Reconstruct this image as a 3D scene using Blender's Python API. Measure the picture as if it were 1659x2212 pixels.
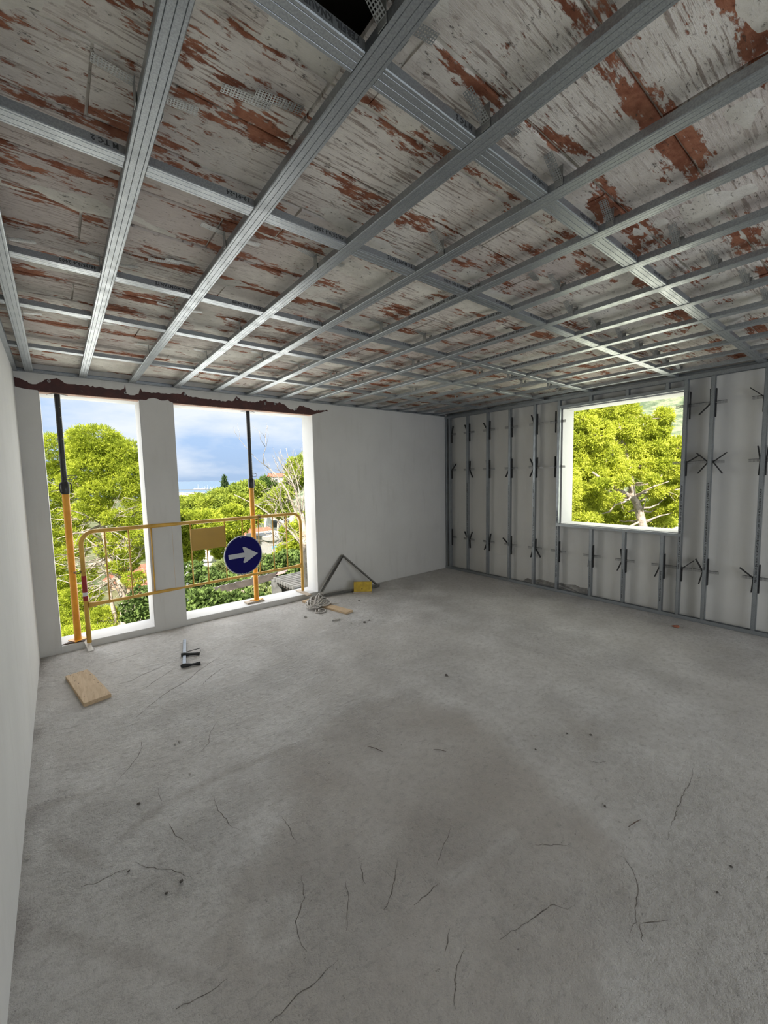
import bpy, bmesh, math, random
import numpy as np
from mathutils import Vector, Matrix, noise

for o in list(bpy.data.objects): bpy.data.objects.remove(o)
SC = bpy.context.scene
COL = SC.collection
rnd = random.Random(7)
NR = np.random.RandomState(11)

# ------------------------------------------------------------------ camera
FPX, YAW, PITCH, ROLL = 887.07, -0.6709, -0.0867, -0.0199
EYE = Vector((0.2324, -4.975, 1.646))
fw = Vector((-math.sin(YAW)*math.cos(PITCH), math.cos(YAW)*math.cos(PITCH), math.sin(PITCH)))
ri = Vector((math.cos(YAW), math.sin(YAW), 0)); up = ri.cross(fw)
RI = math.cos(ROLL)*ri + math.sin(ROLL)*up; UP = -math.sin(ROLL)*ri + math.cos(ROLL)*up
cd = bpy.data.cameras.new('camera'); cam = bpy.data.objects.new('camera', cd); COL.objects.link(cam)
cd.sensor_fit = 'HORIZONTAL'; cd.sensor_width = 36.0; cd.lens = FPX/1659*36
cd.clip_start = 0.02; cd.clip_end = 20000
cam.matrix_world = Matrix(((RI.x, UP.x, -fw.x, EYE.x), (RI.y, UP.y, -fw.y, EYE.y), (RI.z, UP.z, -fw.z, EYE.z), (0, 0, 0, 1)))
SC.camera = cam
SC.view_settings.view_transform = 'Standard'; SC.view_settings.look = 'None'
SC.view_settings.gamma = 1.0; SC.view_settings.use_curve_mapping = False
SC.view_settings.exposure = 0.0
cy = SC.cycles; cy.max_bounces = 5; cy.diffuse_bounces = 4; cy.glossy_bounces = 2; cy.transmission_bounces = 2; cy.adaptive_threshold = .05; cy.adaptive_min_samples = 16; cy.use_light_tree = False; cy.light_sampling_threshold = .02; cy.caustics_reflective = False; cy.caustics_refractive = False

# ------------------------------------------------------------------ sky, sun, added fill lamps at the rear and the openings
SKY_STRENGTH, SUN_STRENGTH, REAR_POWER, DAY = 1.12, 9.5, 54.0, 3.05
W = bpy.data.worlds.new('sky'); SC.world = W; W.use_nodes = True
def build_sky():
    nt = W.node_tree; nt.nodes.clear(); N = nt.nodes.new; L = nt.links.new
    out = N('ShaderNodeOutputWorld'); bg = N('ShaderNodeBackground'); L(bg.outputs[0], out.inputs[0])
    tc = N('ShaderNodeTexCoord'); sep = N('ShaderNodeSeparateXYZ'); L(tc.outputs['Generated'], sep.inputs[0])
    rp = N('ShaderNodeValToRGB'); L(sep.outputs[2], rp.inputs[0])          # clear sky by height
    e = rp.color_ramp.elements
    e[0].position = 0.0; e[0].color = (.38, .52, .74, 1)
    e[1].position = 0.30; e[1].color = (.56, .71, .91, 1)
    x = e.new(0.08); x.color = (.42, .59, .86, 1)
    x = e.new(1.0); x.color = (.50, .66, .90, 1)
    # clouds: stretched noise on the direction
    mp = N('ShaderNodeMapping'); mp.inputs['Scale'].default_value = (1.6, 1.6, 5.0); mp.inputs['Location'].default_value = (.3, 1.1, .15)
    L(tc.outputs['Generated'], mp.inputs[0])
    n1 = N('ShaderNodeTexNoise'); n1.inputs['Scale'].default_value = 2.6; n1.inputs['Detail'].default_value = 7; n1.inputs['Roughness'].default_value = .52
    L(mp.outputs[0], n1.inputs['Vector'])
    # more cloud higher up
    h = N('ShaderNodeMapRange'); h.inputs['From Min'].default_value = .0; h.inputs['From Max'].default_value = .20
    h.inputs['To Min'].default_value = -.14; h.inputs['To Max'].default_value = .17
    L(sep.outputs[2], h.inputs[0])
    ad = N('ShaderNodeMath'); ad.operation = 'ADD'; L(n1.outputs[0], ad.inputs[0]); L(h.outputs[0], ad.inputs[1])
    cr = N('ShaderNodeValToRGB'); L(ad.outputs[0], cr.inputs[0])
    cr.color_ramp.elements[0].position = .40; cr.color_ramp.elements[0].color = (0, 0, 0, 1)
    cr.color_ramp.elements[1].position = .66; cr.color_ramp.elements[1].color = (1, 1, 1, 1)
    mx = N('ShaderNodeMixRGB'); L(cr.outputs[0], mx.inputs[0]); L(rp.outputs[0], mx.inputs[1]); mx.inputs[2].default_value = (.80, .86, .93, 1)
    L(mx.outputs[0], bg.inputs[0]); bg.inputs[1].default_value = SKY_STRENGTH
build_sky()
sd = bpy.data.lights.new('sun', 'SUN'); sd.energy = SUN_STRENGTH; sd.angle = math.radians(1.5); sd.color = (1, .95, .84)
sun = bpy.data.objects.new('sun', sd); COL.objects.link(sun)
sun.rotation_euler = Vector((.50, .52, -.70)).to_track_quat('-Z', 'Y').to_euler()
sun.location = (-10, -12, 20)
ad_ = bpy.data.lights.new('rear_fill_lamp', 'AREA'); ad_.shape = 'RECTANGLE'; ad_.size = 4.2; ad_.size_y = 2.3  # area lamp added behind the camera to brighten the room
ad_.energy = REAR_POWER; ad_.color = (.97, .98, 1)
rear = bpy.data.objects.new('rear_fill_lamp', ad_); COL.objects.link(rear)
rear.location = (3.0, -7.75, 1.3); rear.rotation_euler = (math.radians(90), 0, 0)
def daylight(name, loc, rot, w, h, col, radiance):       # area lamp added outside an opening to strengthen the light it lets in
    l = bpy.data.lights.new(name, 'AREA'); l.shape = 'RECTANGLE'; l.size = w; l.size_y = h; l.color = col; l.energy = radiance*w*h*math.pi; l.spread = math.radians(176)
    o = bpy.data.objects.new(name, l); COL.objects.link(o); o.location = loc; o.rotation_euler = rot
daylight('daylight_boost_narrow', (.565, .42, 1.28), (math.radians(-90), 0, 0), .80, 2.40, (.99, .985, .97), DAY)
daylight('daylight_boost_wide', (2.137, .42, 1.28), (math.radians(-90), 0, 0), 1.70, 2.40, (.98, .98, .97), DAY)
daylight('daylight_boost_square', (6.0, -2.78, 1.73), (0, math.radians(90), 0), 1.53, 1.36, (1, 1, .84), DAY)

# ------------------------------------------------------------------ helpers
def tag(o, label=None, cat=None, group=None, kind=None):
    if label: o['label'] = label
    if cat: o['category'] = cat
    if group: o['group'] = group
    if kind: o['kind'] = kind
    return o
def empty(name, loc=(0, 0, 0), rz=0, parent=None):
    o = bpy.data.objects.new(name, None); o.empty_display_size = .1; COL.objects.link(o)
    o.location = loc; o.rotation_euler = (0, 0, rz); o.parent = parent
    return o
def link(name, me, parent=None, loc=None, rot=None):
    o = bpy.data.objects.new(name, me); COL.objects.link(o); o.parent = parent
    if loc is not None: o.location = loc
    if rot is not None: o.rotation_euler = rot
    return o
class MB:
    def __init__(s): s.v = []; s.f = []
    def add(s, vs, fs):
        b = len(s.v); s.v += [tuple(p) for p in vs]; s.f += [tuple(i+b for i in f) for f in fs]; return s
    def box(s, lo, hi):
        x0, y0, z0 = lo; x1, y1, z1 = hi
        return s.add([(x0,y0,z0),(x1,y0,z0),(x1,y1,z0),(x0,y1,z0),(x0,y0,z1),(x1,y0,z1),(x1,y1,z1),(x0,y1,z1)],
                     [(0,3,2,1),(4,5,6,7),(0,1,5,4),(1,2,6,5),(2,3,7,6),(3,0,4,7)])
    def obox(s, c, ax, ay, az):          # oriented box: centre and three half-axis vectors
        c, ax, ay, az = map(Vector, (c, ax, ay, az))
        vs = [c+sx*ax+sy*ay+sz*az for sz in (-1,1) for sx, sy in ((-1,-1),(1,-1),(1,1),(-1,1))]
        return s.add(vs, [(0,3,2,1),(4,5,6,7),(0,1,5,4),(1,2,6,5),(2,3,7,6),(3,0,4,7)])
    def tube(s, pts, rad, n=8, caps=True):
        pts = [Vector(p) for p in pts]
        if not hasattr(rad, '__len__'): rad = [rad]*len(pts)
        b = len(s.v); prev = None
        for i, p in enumerate(pts):
            t = (pts[min(i+1, len(pts)-1)] - pts[max(i-1, 0)]).normalized()
            if prev is None:
                a = Vector((0,0,1)) if abs(t.z) < .9 else Vector((1,0,0)); a = (a - t*a.dot(t)).normalized()
            else: a = (prev - t*prev.dot(t)).normalized()
            prev = a; c = t.cross(a)
            for k in range(n):
                q = 2*math.pi*k/n; s.v.append(tuple(p + rad[i]*(math.cos(q)*a + math.sin(q)*c)))
        for i in range(len(pts)-1):
            for k in range(n):
                s.f.append((b+i*n+k, b+i*n+(k+1) % n, b+(i+1)*n+(k+1) % n, b+(i+1)*n+k))
        if caps:
            s.f.append(tuple(b+k for k in reversed(range(n)))); s.f.append(tuple(b+(len(pts)-1)*n+k for k in range(n)))
        return s
    def prism(s, poly, fn0, fn1):        # closed 2-D outline carried to two 3-D planes
        n = len(poly); a = [fn0(*p) for p in poly]; c = [fn1(*p) for p in poly]
        return s.add(a+c, [tuple(range(n))[::-1], tuple(range(n, 2*n))] + [(i, (i+1) % n, n+(i+1) % n, n+i) for i in range(n)])
    def mesh(s, name):
        me = bpy.data.meshes.new(name); me.from_pydata(s.v, [], s.f)
        bm = bmesh.new(); bm.from_mesh(me); bmesh.ops.recalc_face_normals(bm, faces=bm.faces); bm.to_mesh(me); bm.free()
        return me
    def build(s, name, mat, parent=None, smooth=False, bevel=0, loc=None, rot=None):
        me = s.mesh(name)
        if bevel:
            bm = bmesh.new(); bm.from_mesh(me)
            bmesh.ops.bevel(bm, geom=[e for e in bm.edges], offset=bevel, segments=2, affect='EDGES', clamp_overlap=True)
            bm.to_mesh(me); bm.free()
        me.materials.append(mat)
        if smooth:
            me.polygons.foreach_set('use_smooth', [True]*len(me.polygons))
        return link(name, me, parent, loc, rot)
def smooth_angle(o, deg=40):
    me = o.data
    me.polygons.foreach_set('use_smooth', [True]*len(me.polygons))
    bm = bmesh.new(); bm.from_mesh(me)
    for e in bm.edges:
        if len(e.link_faces) == 2 and e.calc_face_angle(0) > math.radians(deg): e.smooth = False
    bm.to_mesh(me); bm.free(); return o
def np_mesh(name, V, F, mat):            # V (n,3), F (m,k) arrays
    me = bpy.data.meshes.new(name); k = F.shape[1]
    me.vertices.add(len(V)); me.vertices.foreach_set('co', np.ascontiguousarray(V, np.float32).ravel())
    me.loops.add(F.size); me.loops.foreach_set('vertex_index', np.ascontiguousarray(F, np.int32).ravel())
    me.polygons.add(len(F)); me.polygons.foreach_set('loop_start', np.arange(0, F.size, k, dtype=np.int32))
    me.update(calc_edges=True); me.validate(); me.materials.append(mat); return me
def text_mesh(body, size, mat):
    cu = bpy.data.curves.new('print', 'FONT'); cu.body = body; cu.size = size; cu.resolution_u = 1; cu.extrude = .0002
    cu.space_character = 1.15; cu.offset = size*.045
    o = bpy.data.objects.new('print', cu); COL.objects.link(o)
    bpy.context.view_layer.update()
    me = bpy.data.meshes.new_from_object(o.evaluated_get(bpy.context.evaluated_depsgraph_get()))
    bpy.data.objects.remove(o); bpy.data.curves.remove(cu)
    me.materials.clear(); me.materials.append(mat); return me

# ------------------------------------------------------------------ materials
class NT:
    def __init__(s, name):
        s.m = bpy.data.materials.new(name); s.m.use_nodes = True; s.t = s.m.node_tree
        s.b = s.t.nodes['Principled BSDF']; s.out = s.t.nodes['Material Output']
    def n(s, t, **kw):
        x = s.t.nodes.new(t)
        for k, v in kw.items(): setattr(x, k, v)
        return x
    def l(s, a, b): s.t.links.new(a, b)
    def val(s, x, sock):
        if hasattr(x, 'bl_idname') or hasattr(x, 'is_linked'): s.l(x, sock)
        else: sock.default_value = x
    def coord(s, scale=(1,1,1), loc=(0,0,0), kind='Object', rot=(0,0,0)):
        tc = s.n('ShaderNodeTexCoord'); mp = s.n('ShaderNodeMapping')
        mp.inputs['Scale'].default_value = scale; mp.inputs['Location'].default_value = loc; mp.inputs['Rotation'].default_value = rot
        s.l(tc.outputs[kind], mp.inputs[0]); return mp.outputs[0]
    def noise(s, vec, scale, detail=4, rough=.5, dist=0):
        detail = min(detail, 5)
        x = s.n('ShaderNodeTexNoise'); x.inputs['Scale'].default_value = scale; x.inputs['Detail'].default_value = detail
        x.inputs['Roughness'].default_value = rough; x.inputs['Distortion'].default_value = dist; s.l(vec, x.inputs['Vector']); return x.outputs[0]
    def ramp(s, fac, p0, p1, a=0.0, b=1.0):
        x = s.n('ShaderNodeMapRange'); x.interpolation_type = 'SMOOTHSTEP'
        x.inputs['From Min'].default_value = p0; x.inputs['From Max'].default_value = p1
        x.inputs['To Min'].default_value = a; x.inputs['To Max'].default_value = b; s.l(fac, x.inputs[0]); return x.outputs[0]
    def math(s, op, a, b=0.0, clamp=False):
        x = s.n('ShaderNodeMath', operation=op); x.use_clamp = clamp; s.val(a, x.inputs[0]); s.val(b, x.inputs[1]); return x.outputs[0]
    def mix(s, fac, a, b, mode='MIX'):
        x = s.n('ShaderNodeMixRGB', blend_type=mode); s.val(fac, x.inputs[0])
        for i, c in ((1, a), (2, b)):
            if isinstance(c, tuple): x.inputs[i].default_value = (*c, 1)
            else: s.l(c, x.inputs[i])
        return x.outputs[0]
    def base(s, c): 
        if isinstance(c, tuple): s.b.inputs['Base Color'].default_value = (*c, 1)
        else: s.l(c, s.b.inputs['Base Color'])
    def bump(s, h, strength, dist=.01):
        x = s.n('ShaderNodeBump'); x.inputs['Strength'].default_value = strength; x.inputs['Distance'].default_value = dist
        s.l(h, x.inputs['Height']); s.l(x.outputs[0], s.b.inputs['Normal'])
    def set(s, rough=.5, metal=0.0, spec=None):
        s.val(rough, s.b.inputs['Roughness']); s.b.inputs['Metallic'].default_value = metal
        if spec is not None: s.b.inputs['Specular IOR Level'].default_value = spec
        return s.m
def simple(name, col, rough=.6, metal=0.0, var=.12, scale=12, bump=0, bscale=60, dist=.002, spec=None):
    t = NT(name); v = t.coord(); f = t.noise(v, scale, 4)
    dk = tuple(c*(1-var) for c in col); lt = tuple(min(1, c*(1+var)) for c in col)
    t.base(t.mix(t.ramp(f, .3, .7), dk, lt))
    if bump: t.bump(t.noise(v, bscale, 5, .6), bump, dist)
    return t.set(rough, metal, spec)
M = {}
def m_plaster(name, col, k=1):
    t = NT(name); v = t.coord(kind='Object')
    a = t.noise(v, .9, 5, .6); b = t.noise(t.coord((5, 5, .8)), 2.5, 4); c = t.noise(v, 38, 3)
    col1 = t.mix(t.ramp(a, .3, .7), tuple(x*.91 for x in col), col)
    col2 = t.mix(t.math('MULTIPLY', t.ramp(b, .52, .75), .35*k), col1, tuple(x*y for x, y in zip(col, (.80, .79, .77))))
    sp = t.noise(t.coord((1, 1, .6)), 6.5, 6, .75)
    col3 = t.mix(t.math('MULTIPLY', t.ramp(sp, .70, .76), .5*k), col2, tuple(x*.62 for x in col))
    t.base(col3); t.bump(t.math('ADD', t.noise(v, 14, 5, .6), t.math('MULTIPLY', c, .35)), .22, .008)
    return t.set(.88, 0, .25)
M['plaster'] = m_plaster('white_plaster', (.66, .65, .62))
M['plaster_left'] = m_plaster('white_plaster_side', (.72, .72, .71), .8)
M['panel_wall'] = m_plaster('pale_grey_plaster', (.72, .715, .68), .8)
M['reveal'] = m_plaster('white_reveal_plaster', (.62, .62, .615), .5)
def m_concrete():
    t = NT('screed_concrete'); v = t.coord()
    big = t.noise(v, .55, 5, .55); mid = t.noise(v, 2.6, 6, .62); fine = t.noise(v, 24, 6, .7); grit = t.noise(v, 120, 3, .6)
    c = t.mix(t.ramp(mid, .3, .72), (.53, .515, .495), (.69, .68, .665))
    c = t.mix(t.math('MULTIPLY', t.ramp(big, .42, .66), .45), c, (.55, .525, .49))
    def attr(nm):
        a = t.n('ShaderNodeAttribute'); a.attribute_name = nm; return a.outputs['Fac']
    warp = t.math('MULTIPLY', t.math('SUBTRACT', mid, .5), .22)
    st = t.ramp(t.math('ADD', attr('stain'), warp), -.10, .05, 1, 0)             # the damp brown patch
    stk = t.math('MULTIPLY', st, t.ramp(t.noise(v, 1.7, 4, .6), .25, .72, .45, 1.0))
    c = t.mix(t.math('MULTIPLY', stk, .62), c, (.37, .332, .288))
    bd = t.ramp(t.math('ADD', attr('band'), t.math('MULTIPLY', warp, .35)), .0, .045, 1, 0)   # trowelled ridges
    c = t.mix(t.math('MULTIPLY', bd, .45), c, (.36, .335, .305))
    lt = t.ramp(t.math('ADD', attr('scrape'), t.math('MULTIPLY', warp, .3)), .0, .05, 1, 0)
    c = t.mix(t.math('MULTIPLY', lt, .40), c, (.70, .69, .67))
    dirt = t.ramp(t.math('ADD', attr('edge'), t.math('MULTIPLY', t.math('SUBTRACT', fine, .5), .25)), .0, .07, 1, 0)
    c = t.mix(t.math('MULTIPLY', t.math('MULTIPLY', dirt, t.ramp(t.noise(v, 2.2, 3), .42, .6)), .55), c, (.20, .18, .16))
    strk = t.noise(t.coord((1, 2.2, 1), rot=(0, 0, .6)), 17, 8, .75)
    c = t.mix(t.math('MULTIPLY', t.ramp(fine, .42, .68), .38), c, (.36, .345, .325))
    c = t.mix(t.math('MULTIPLY', t.ramp(strk, .54, .66), .42), c, (.30, .285, .265))
    c = t.mix(t.math('MULTIPLY', t.ramp(t.noise(t.coord((1, 1.7, 1), rot=(0, 0, .55)), 21, 6, .72), .665, .70), .75), c, (.17, .155, .14))
    c = t.mix(t.math('MULTIPLY', t.ramp(t.noise(v, 46, 4, .7), .66, .70), .6), c, (.18, .165, .15))
    c = t.mix(t.math('MULTIPLY', t.ramp(t.noise(v, 31, 5, .7), .28, .23), .55), c, (.72, .71, .69))
    c = t.mix(t.math('MULTIPLY', t.ramp(t.noise(v, 3.4, 7, .72), .66, .72), .6), c, (.27, .235, .195))
    t.base(c)
    rough = t.noise(v, 1.4, 3)
    h = t.math('ADD', t.math('MULTIPLY', fine, t.ramp(rough, .42, .62, .5, 1.8)), t.math('MULTIPLY', grit, .30))
    h = t.math('ADD', h, t.math('MULTIPLY', mid, 1.2)); h = t.math('ADD', h, t.math('MULTIPLY', strk, .8))
    t.bump(h, 1.0, .019)
    return t.set(.74, 0, .35)
M['concrete'] = m_concrete()
def m_ceiling(name, board):
    t = NT(name); g_ = t.n('ShaderNodeNewGeometry'); W_ = g_.outputs['Position']
    def wc(scale, loc=(0, 0, 0)):
        mp = t.n('ShaderNodeMapping'); mp.inputs['Scale'].default_value = scale; mp.inputs['Location'].default_value = loc; t.l(W_, mp.inputs[0]); return mp.outputs[0]
    v = wc((1, 1, 1)); a = t.noise(v, 3.4, 7, .68); gate = t.noise(v, 1.7, 4); ribs = t.noise(wc((6.5, 92, 1)), 1.0, 5, .65); mott = t.noise(wc((7, 15, 1)), 2.2, 8, .78)
    if board:
        c = t.mix(t.ramp(a, .32, .66), (.60, .55, .495), (.82, .775, .705))
        c = t.mix(t.math('MULTIPLY', t.ramp(t.noise(v, 1.1, 4), .46, .62), .65), c, (.58, .505, .475))          # mauve lime wash
        c = t.mix(t.math('MULTIPLY', t.math('MULTIPLY', t.ramp(ribs, .52, .60), t.ramp(gate, .38, .55)), .75), c, (.27, .205, .17))
        c = t.mix(t.math('MULTIPLY', t.ramp(mott, .56, .66), .6), c, (.29, .235, .20))
        # clay showing: more likely along the smooth edge strips of each board
        tc = t.n('ShaderNodeTexCoord'); sp = t.n('ShaderNodeSeparateXYZ'); t.l(tc.outputs['Object'], sp.inputs[0])
        edge = t.ramp(t.math('ABSOLUTE', sp.outputs[1]), .055, .105)
        p = t.noise(wc((1.0, 3.0, 1), (3.1, .4, 0)), 2.3, 7, .72)
        p = t.math('ADD', p, t.math('MULTIPLY', t.math('SUBTRACT', mott, .5), .34)); p = t.math('ADD', p, t.math('MULTIPLY', t.math('SUBTRACT', ribs, .5), .22)); p = t.math('ADD', p, t.math('MULTIPLY', edge, .085))
        red = t.ramp(p, .575, .625)
        rc = t.mix(t.ramp(t.noise(v, 11, 5, .7), .35, .65), (.23, .085, .05), (.40, .175, .105))
        c = t.mix(red, c, rc)
        hz = t.math('ADD', t.math('MULTIPLY', ribs, .8), t.math('MULTIPLY', mott, .9)); hz = t.math('SUBTRACT', hz, t.math('MULTIPLY', red, .35))
    else:
        c = t.mix(t.ramp(a, .32, .66), (.58, .55, .49), (.80, .77, .70))
        c = t.mix(t.math('MULTIPLY', t.ramp(mott, .60, .68), .6), c, (.25, .22, .19))
        hz = t.math('ADD', t.math('MULTIPLY', a, .8), t.math('MULTIPLY', mott, .7))
    pit = t.noise(wc((22, 40, 1)), 1.6, 5, .75)
    c = t.mix(t.math('MULTIPLY', t.ramp(pit, .62, .68), .8), c, (.15, .125, .105))
    t.base(c); t.bump(t.math('SUBTRACT', hz, t.math('MULTIPLY', t.ramp(pit, .6, .7), .6)), .85, .010)
    return t.set(.92, 0, .15)
M['clay_board'] = m_ceiling('limewashed_clay_board', True)
M['ceiling'] = m_ceiling('lime_plaster_mortar', False)
def m_galv(name, col, rough, metal):
    t = NT(name); v = t.coord((1, 1, 1)); n1 = t.noise(v, 190, 2); n2 = t.noise(t.coord((3, 3, 3)), 4, 4)
    c = t.mix(t.ramp(n1, .35, .65), tuple(x*.86 for x in col), tuple(x*1.08 for x in col))
    c = t.mix(t.math('MULTIPLY', t.ramp(n2, .45, .7), .3), c, tuple(x*.72 for x in col))
    t.base(c); t.bump(n1, .06, .001)
    return t.set(t.ramp(n2, .3, .7, rough-.05, rough+.09), metal)
M['galv'] = m_galv('galvanised_steel', (.345, .37, .385), .37, .78)
M['galv_strap'] = m_galv('galvanised_strap', (.36, .37, .36), .45, .5)
M['arm'] = m_galv('bracket_steel', (.34, .34, .335), .45, .6)
M['ink'] = simple('black_print_ink', (.035, .038, .04), .6)
M['rubber'] = simple('black_band', (.018, .018, .018), .55)
M['primer'] = None
def m_primer():
    t = NT('dark_red_primer'); v = t.coord()
    c = t.mix(t.ramp(t.noise(v, 7, 5, .7), .35, .7), (.045, .012, .010), (.085, .022, .017))
    c = t.mix(t.math('MULTIPLY', t.ramp(t.noise(v, 26, 5, .75), .66, .70), .8), c, (.48, .43, .38))
    t.base(c); t.bump(t.noise(v, 40, 5), .3, .004); return t.set(.6)
M['primer'] = m_primer()
M['flange'] = simple('faded_rust_flange', (.36, .22, .16), .8, 0, .25, 14)
M['yellow'] = simple('mustard_paint', (.62, .36, .06), .42, 0, .16, 9, .05, 50)
M['yellow_plate'] = simple('mustard_plate_paint', (.46, .27, .03), .40, 0, .06, 5)
def m_orange():
    t = NT('orange_prop_paint'); v = t.coord()
    c = t.mix(t.ramp(t.noise(v, 6, 5, .6), .35, .7), (.66, .27, .016), (.82, .38, .025))
    c = t.mix(t.math('MULTIPLY', t.ramp(t.noise(t.coord((6, 6, 1.5)), 9, 5, .7), .66, .71), .8), c, (.16, .07, .03))
    t.base(c); return t.set(.45)
M['orange'] = m_orange()
M['black_steel'] = simple('black_painted_steel', (.018, .017, .016), .4, 0, .3, 20)
M['wire'] = simple('rusty_tie_wire', (.06, .035, .025), .6, .3)
M['navy'] = simple('navy_sign_film', (.004, .003, .10), .5, 0, .06, spec=.12)
M['arrow'] = simple('pale_reflective_film', (.50, .515, .53), .4, 0, .03)
M['sign_rim'] = simple('grey_sign_rim', (.36, .38, .40), .4, .2)
M['tape_red'] = simple('red_reflective_tape', (.30, .008, .010), .4)
M['tape_white'] = simple('white_reflective_tape', (.72, .72, .72), .4)
def m_wood(name, col, dark, ax=(1.5, 16, 16)):
    t = NT(name); v = t.coord(ax); g = t.noise(v, 2.2, 5, .6, 1.2)
    c = t.mix(t.ramp(g, .3, .7), dark, col)
    c = t.mix(t.math('MULTIPLY', t.ramp(t.noise(t.coord(), 42, 4, .7), .66, .70), .8), c, (.10, .07, .045))
    t.base(c); t.bump(g, .15, .002); return t.set(.7, 0, .25)
M['wood'] = m_wood('pale_pine_wood', (.60, .455, .30), (.47, .34, .21), (16, 1.5, 16))
M['wood_grey'] = m_wood('weathered_wood', (.48, .41, .33), (.36, .30, .235))
M['wood_yellow'] = simple('yellow_formwork_film', (.52, .36, .035), .45, 0, .2, 14)
M['white_wood'] = simple('white_painted_strip', (.74, .72, .68), .55, 0, .06)
M['dark_mat'] = simple('dark_rusty_scrap', (.085, .055, .04), .8, 0, .4, 30, .4, 40, .01)
M['frame_iron'] = simple('dusty_iron_angle', (.15, .145, .13), .6, .35, .25, 18)
M['rope'] = simple('dirty_white_rope', (.50, .475, .44), .85, 0, .35, 45, .5, 300, .003)
M['clamp_bar'] = simple('blue_grey_steel_bar', (.30, .34, .40), .4, .6, .15, 25)
M['black_iron'] = simple('black_cast_iron', (.022, .024, .024), .42, .2)
M['crack'] = simple('crack_dirt', (.135, .12, .105), .95, 0, .3, 30)
M['brick_red'] = simple('red_brick_shard', (.33, .12, .07), .85, 0, .2, 40)
M['chip'] = simple('grey_rubble', (.42, .40, .37), .9, 0, .35, 60)
M['chip_dark'] = simple('dark_rubble', (.10, .09, .08), .9, 0, .35, 60)
M['mortar'] = simple('grey_mortar', (.33, .32, .30), .9, 0, .2, 20, .8, 30, .01)
M['dark_void'] = simple('dark_cavity', (.03, .022, .018), .95)

# ------------------------------------------------------------------ room shell
H, XF, XW, ZC = 2.648, 5.561, 5.680, 2.728      # grid underside, stud front plane, right wall, rough ceiling
YB, TH = -7.6, 0.30                             # rear wall, wall thickness
ZL, ZS = 2.489, 0.0625                          # lintel underside, sill top
XA, XB, XC, XD = 0.160, 0.970, 1.283, 2.990     # edges of the two openings in the far wall
YR0, YR1, ZR0, ZR1 = -3.47, -2.09, 0.955, 2.50  # opening in the right wall

def floor_mesh():
    d = .03; xs = np.arange(-.02, XW+.03, d); ys = np.arange(YB, .02, d)
    X, Y = np.meshgrid(xs, ys); nx, ny = len(xs), len(ys)
    V = np.stack([X.ravel(), Y.ravel(), np.zeros(X.size)], 1)
    i = np.arange(nx*ny).reshape(ny, nx)
    F = np.stack([i[:-1, :-1].ravel(), i[:-1, 1:].ravel(), i[1:, 1:].ravel(), i[1:, :-1].ravel()], 1)
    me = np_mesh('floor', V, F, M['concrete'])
    P = V[:, :2]
    def seg_d(a, b):
        a, b = np.array(a), np.array(b); ab = b-a; tt = np.clip(((P-a)@ab)/(ab@ab+1e-9), 0, 1)
        return np.hypot(*(P-(a+tt[:, None]*ab)).T)
    def poly_sd(poly):
        dd = np.full(len(P), 9.); ins = np.zeros(len(P), bool); n = len(poly)
        for k in range(n):
            a, b = poly[k], poly[(k+1) % n]; dd = np.minimum(dd, seg_d(a, b))
            c = ((a[1] > P[:, 1]) != (b[1] > P[:, 1])) & (P[:, 0] < (b[0]-a[0])*(P[:, 1]-a[1])/(b[1]-a[1]+1e-12)+a[0]); ins ^= c
        return np.where(ins, -dd, dd)
    def lines_d(ls):
        dd = np.full(len(P), 9.)
        for l in ls:
            for a, b in zip(l, l[1:]): dd = np.minimum(dd, seg_d(a, b))
        return dd
    ST = [[1.165,-2.722],[1.535,-2.637],[2.065,-2.625],[2.317,-3.007],[2.363,-3.34],[2.278,-3.578],[2.2,-3.865],[2.108,-4.175],[2.031,-4.326],[1.882,-4.43],[1.737,-4.458],[1.639,-4.47],[1.54,-4.474],[1.445,-4.546],[0.9,-4.6],[0.4,-4.2],[0.512,-3.525],[0.64,-3.307],[0.791,-3.268],[0.97,-3.158]]
    ST2 = [[2.811,-3.581],[2.944,-3.8],[2.853,-4.007],[2.637,-4.042],[2.459,-3.941],[2.531,-3.735]]
    BD = [[[0.312,-2.842],[0.39,-2.796],[0.54,-2.725],[0.711,-2.705],[0.897,-2.702],[1.166,-2.724],[1.358,-2.743],[1.566,-2.875]],[[0.073,-2.549],[0.165,-2.735],[0.264,-2.911]],[[0.109,-3.128],[0.269,-3.336],[0.399,-3.504],[0.51,-3.645]],[[0.014,-2.324],[0.172,-2.359],[0.3,-2.383]]]
    LT = [[[1.38,-3.92],[1.54,-3.947],[1.764,-3.955]],[[2.533,-2.698],[2.948,-2.788],[3.24,-2.863]],[[2.849,-4.033],[2.879,-4.195],[2.909,-4.321]],[[2.38,-2.896],[2.473,-3.33],[2.34,-3.631]],[[.077,-1.887],[.091,-2.271]],
          [[.746+.085*math.cos(q*.4), -3.622+.085*math.sin(q*.4)] for q in range(17)]]
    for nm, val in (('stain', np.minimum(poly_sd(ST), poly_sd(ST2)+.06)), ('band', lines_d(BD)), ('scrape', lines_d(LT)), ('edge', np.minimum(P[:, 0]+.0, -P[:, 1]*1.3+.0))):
        a = me.attributes.new(nm, 'FLOAT', 'POINT'); a.data.foreach_set('value', val.astype(np.float32))
    return me
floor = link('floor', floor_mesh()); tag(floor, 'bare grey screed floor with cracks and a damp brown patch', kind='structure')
MB().box((-.3, YB-.3, -.35), (XW+.3, .30, -.004)).build('floor_slab', M['concrete'], floor)
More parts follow.
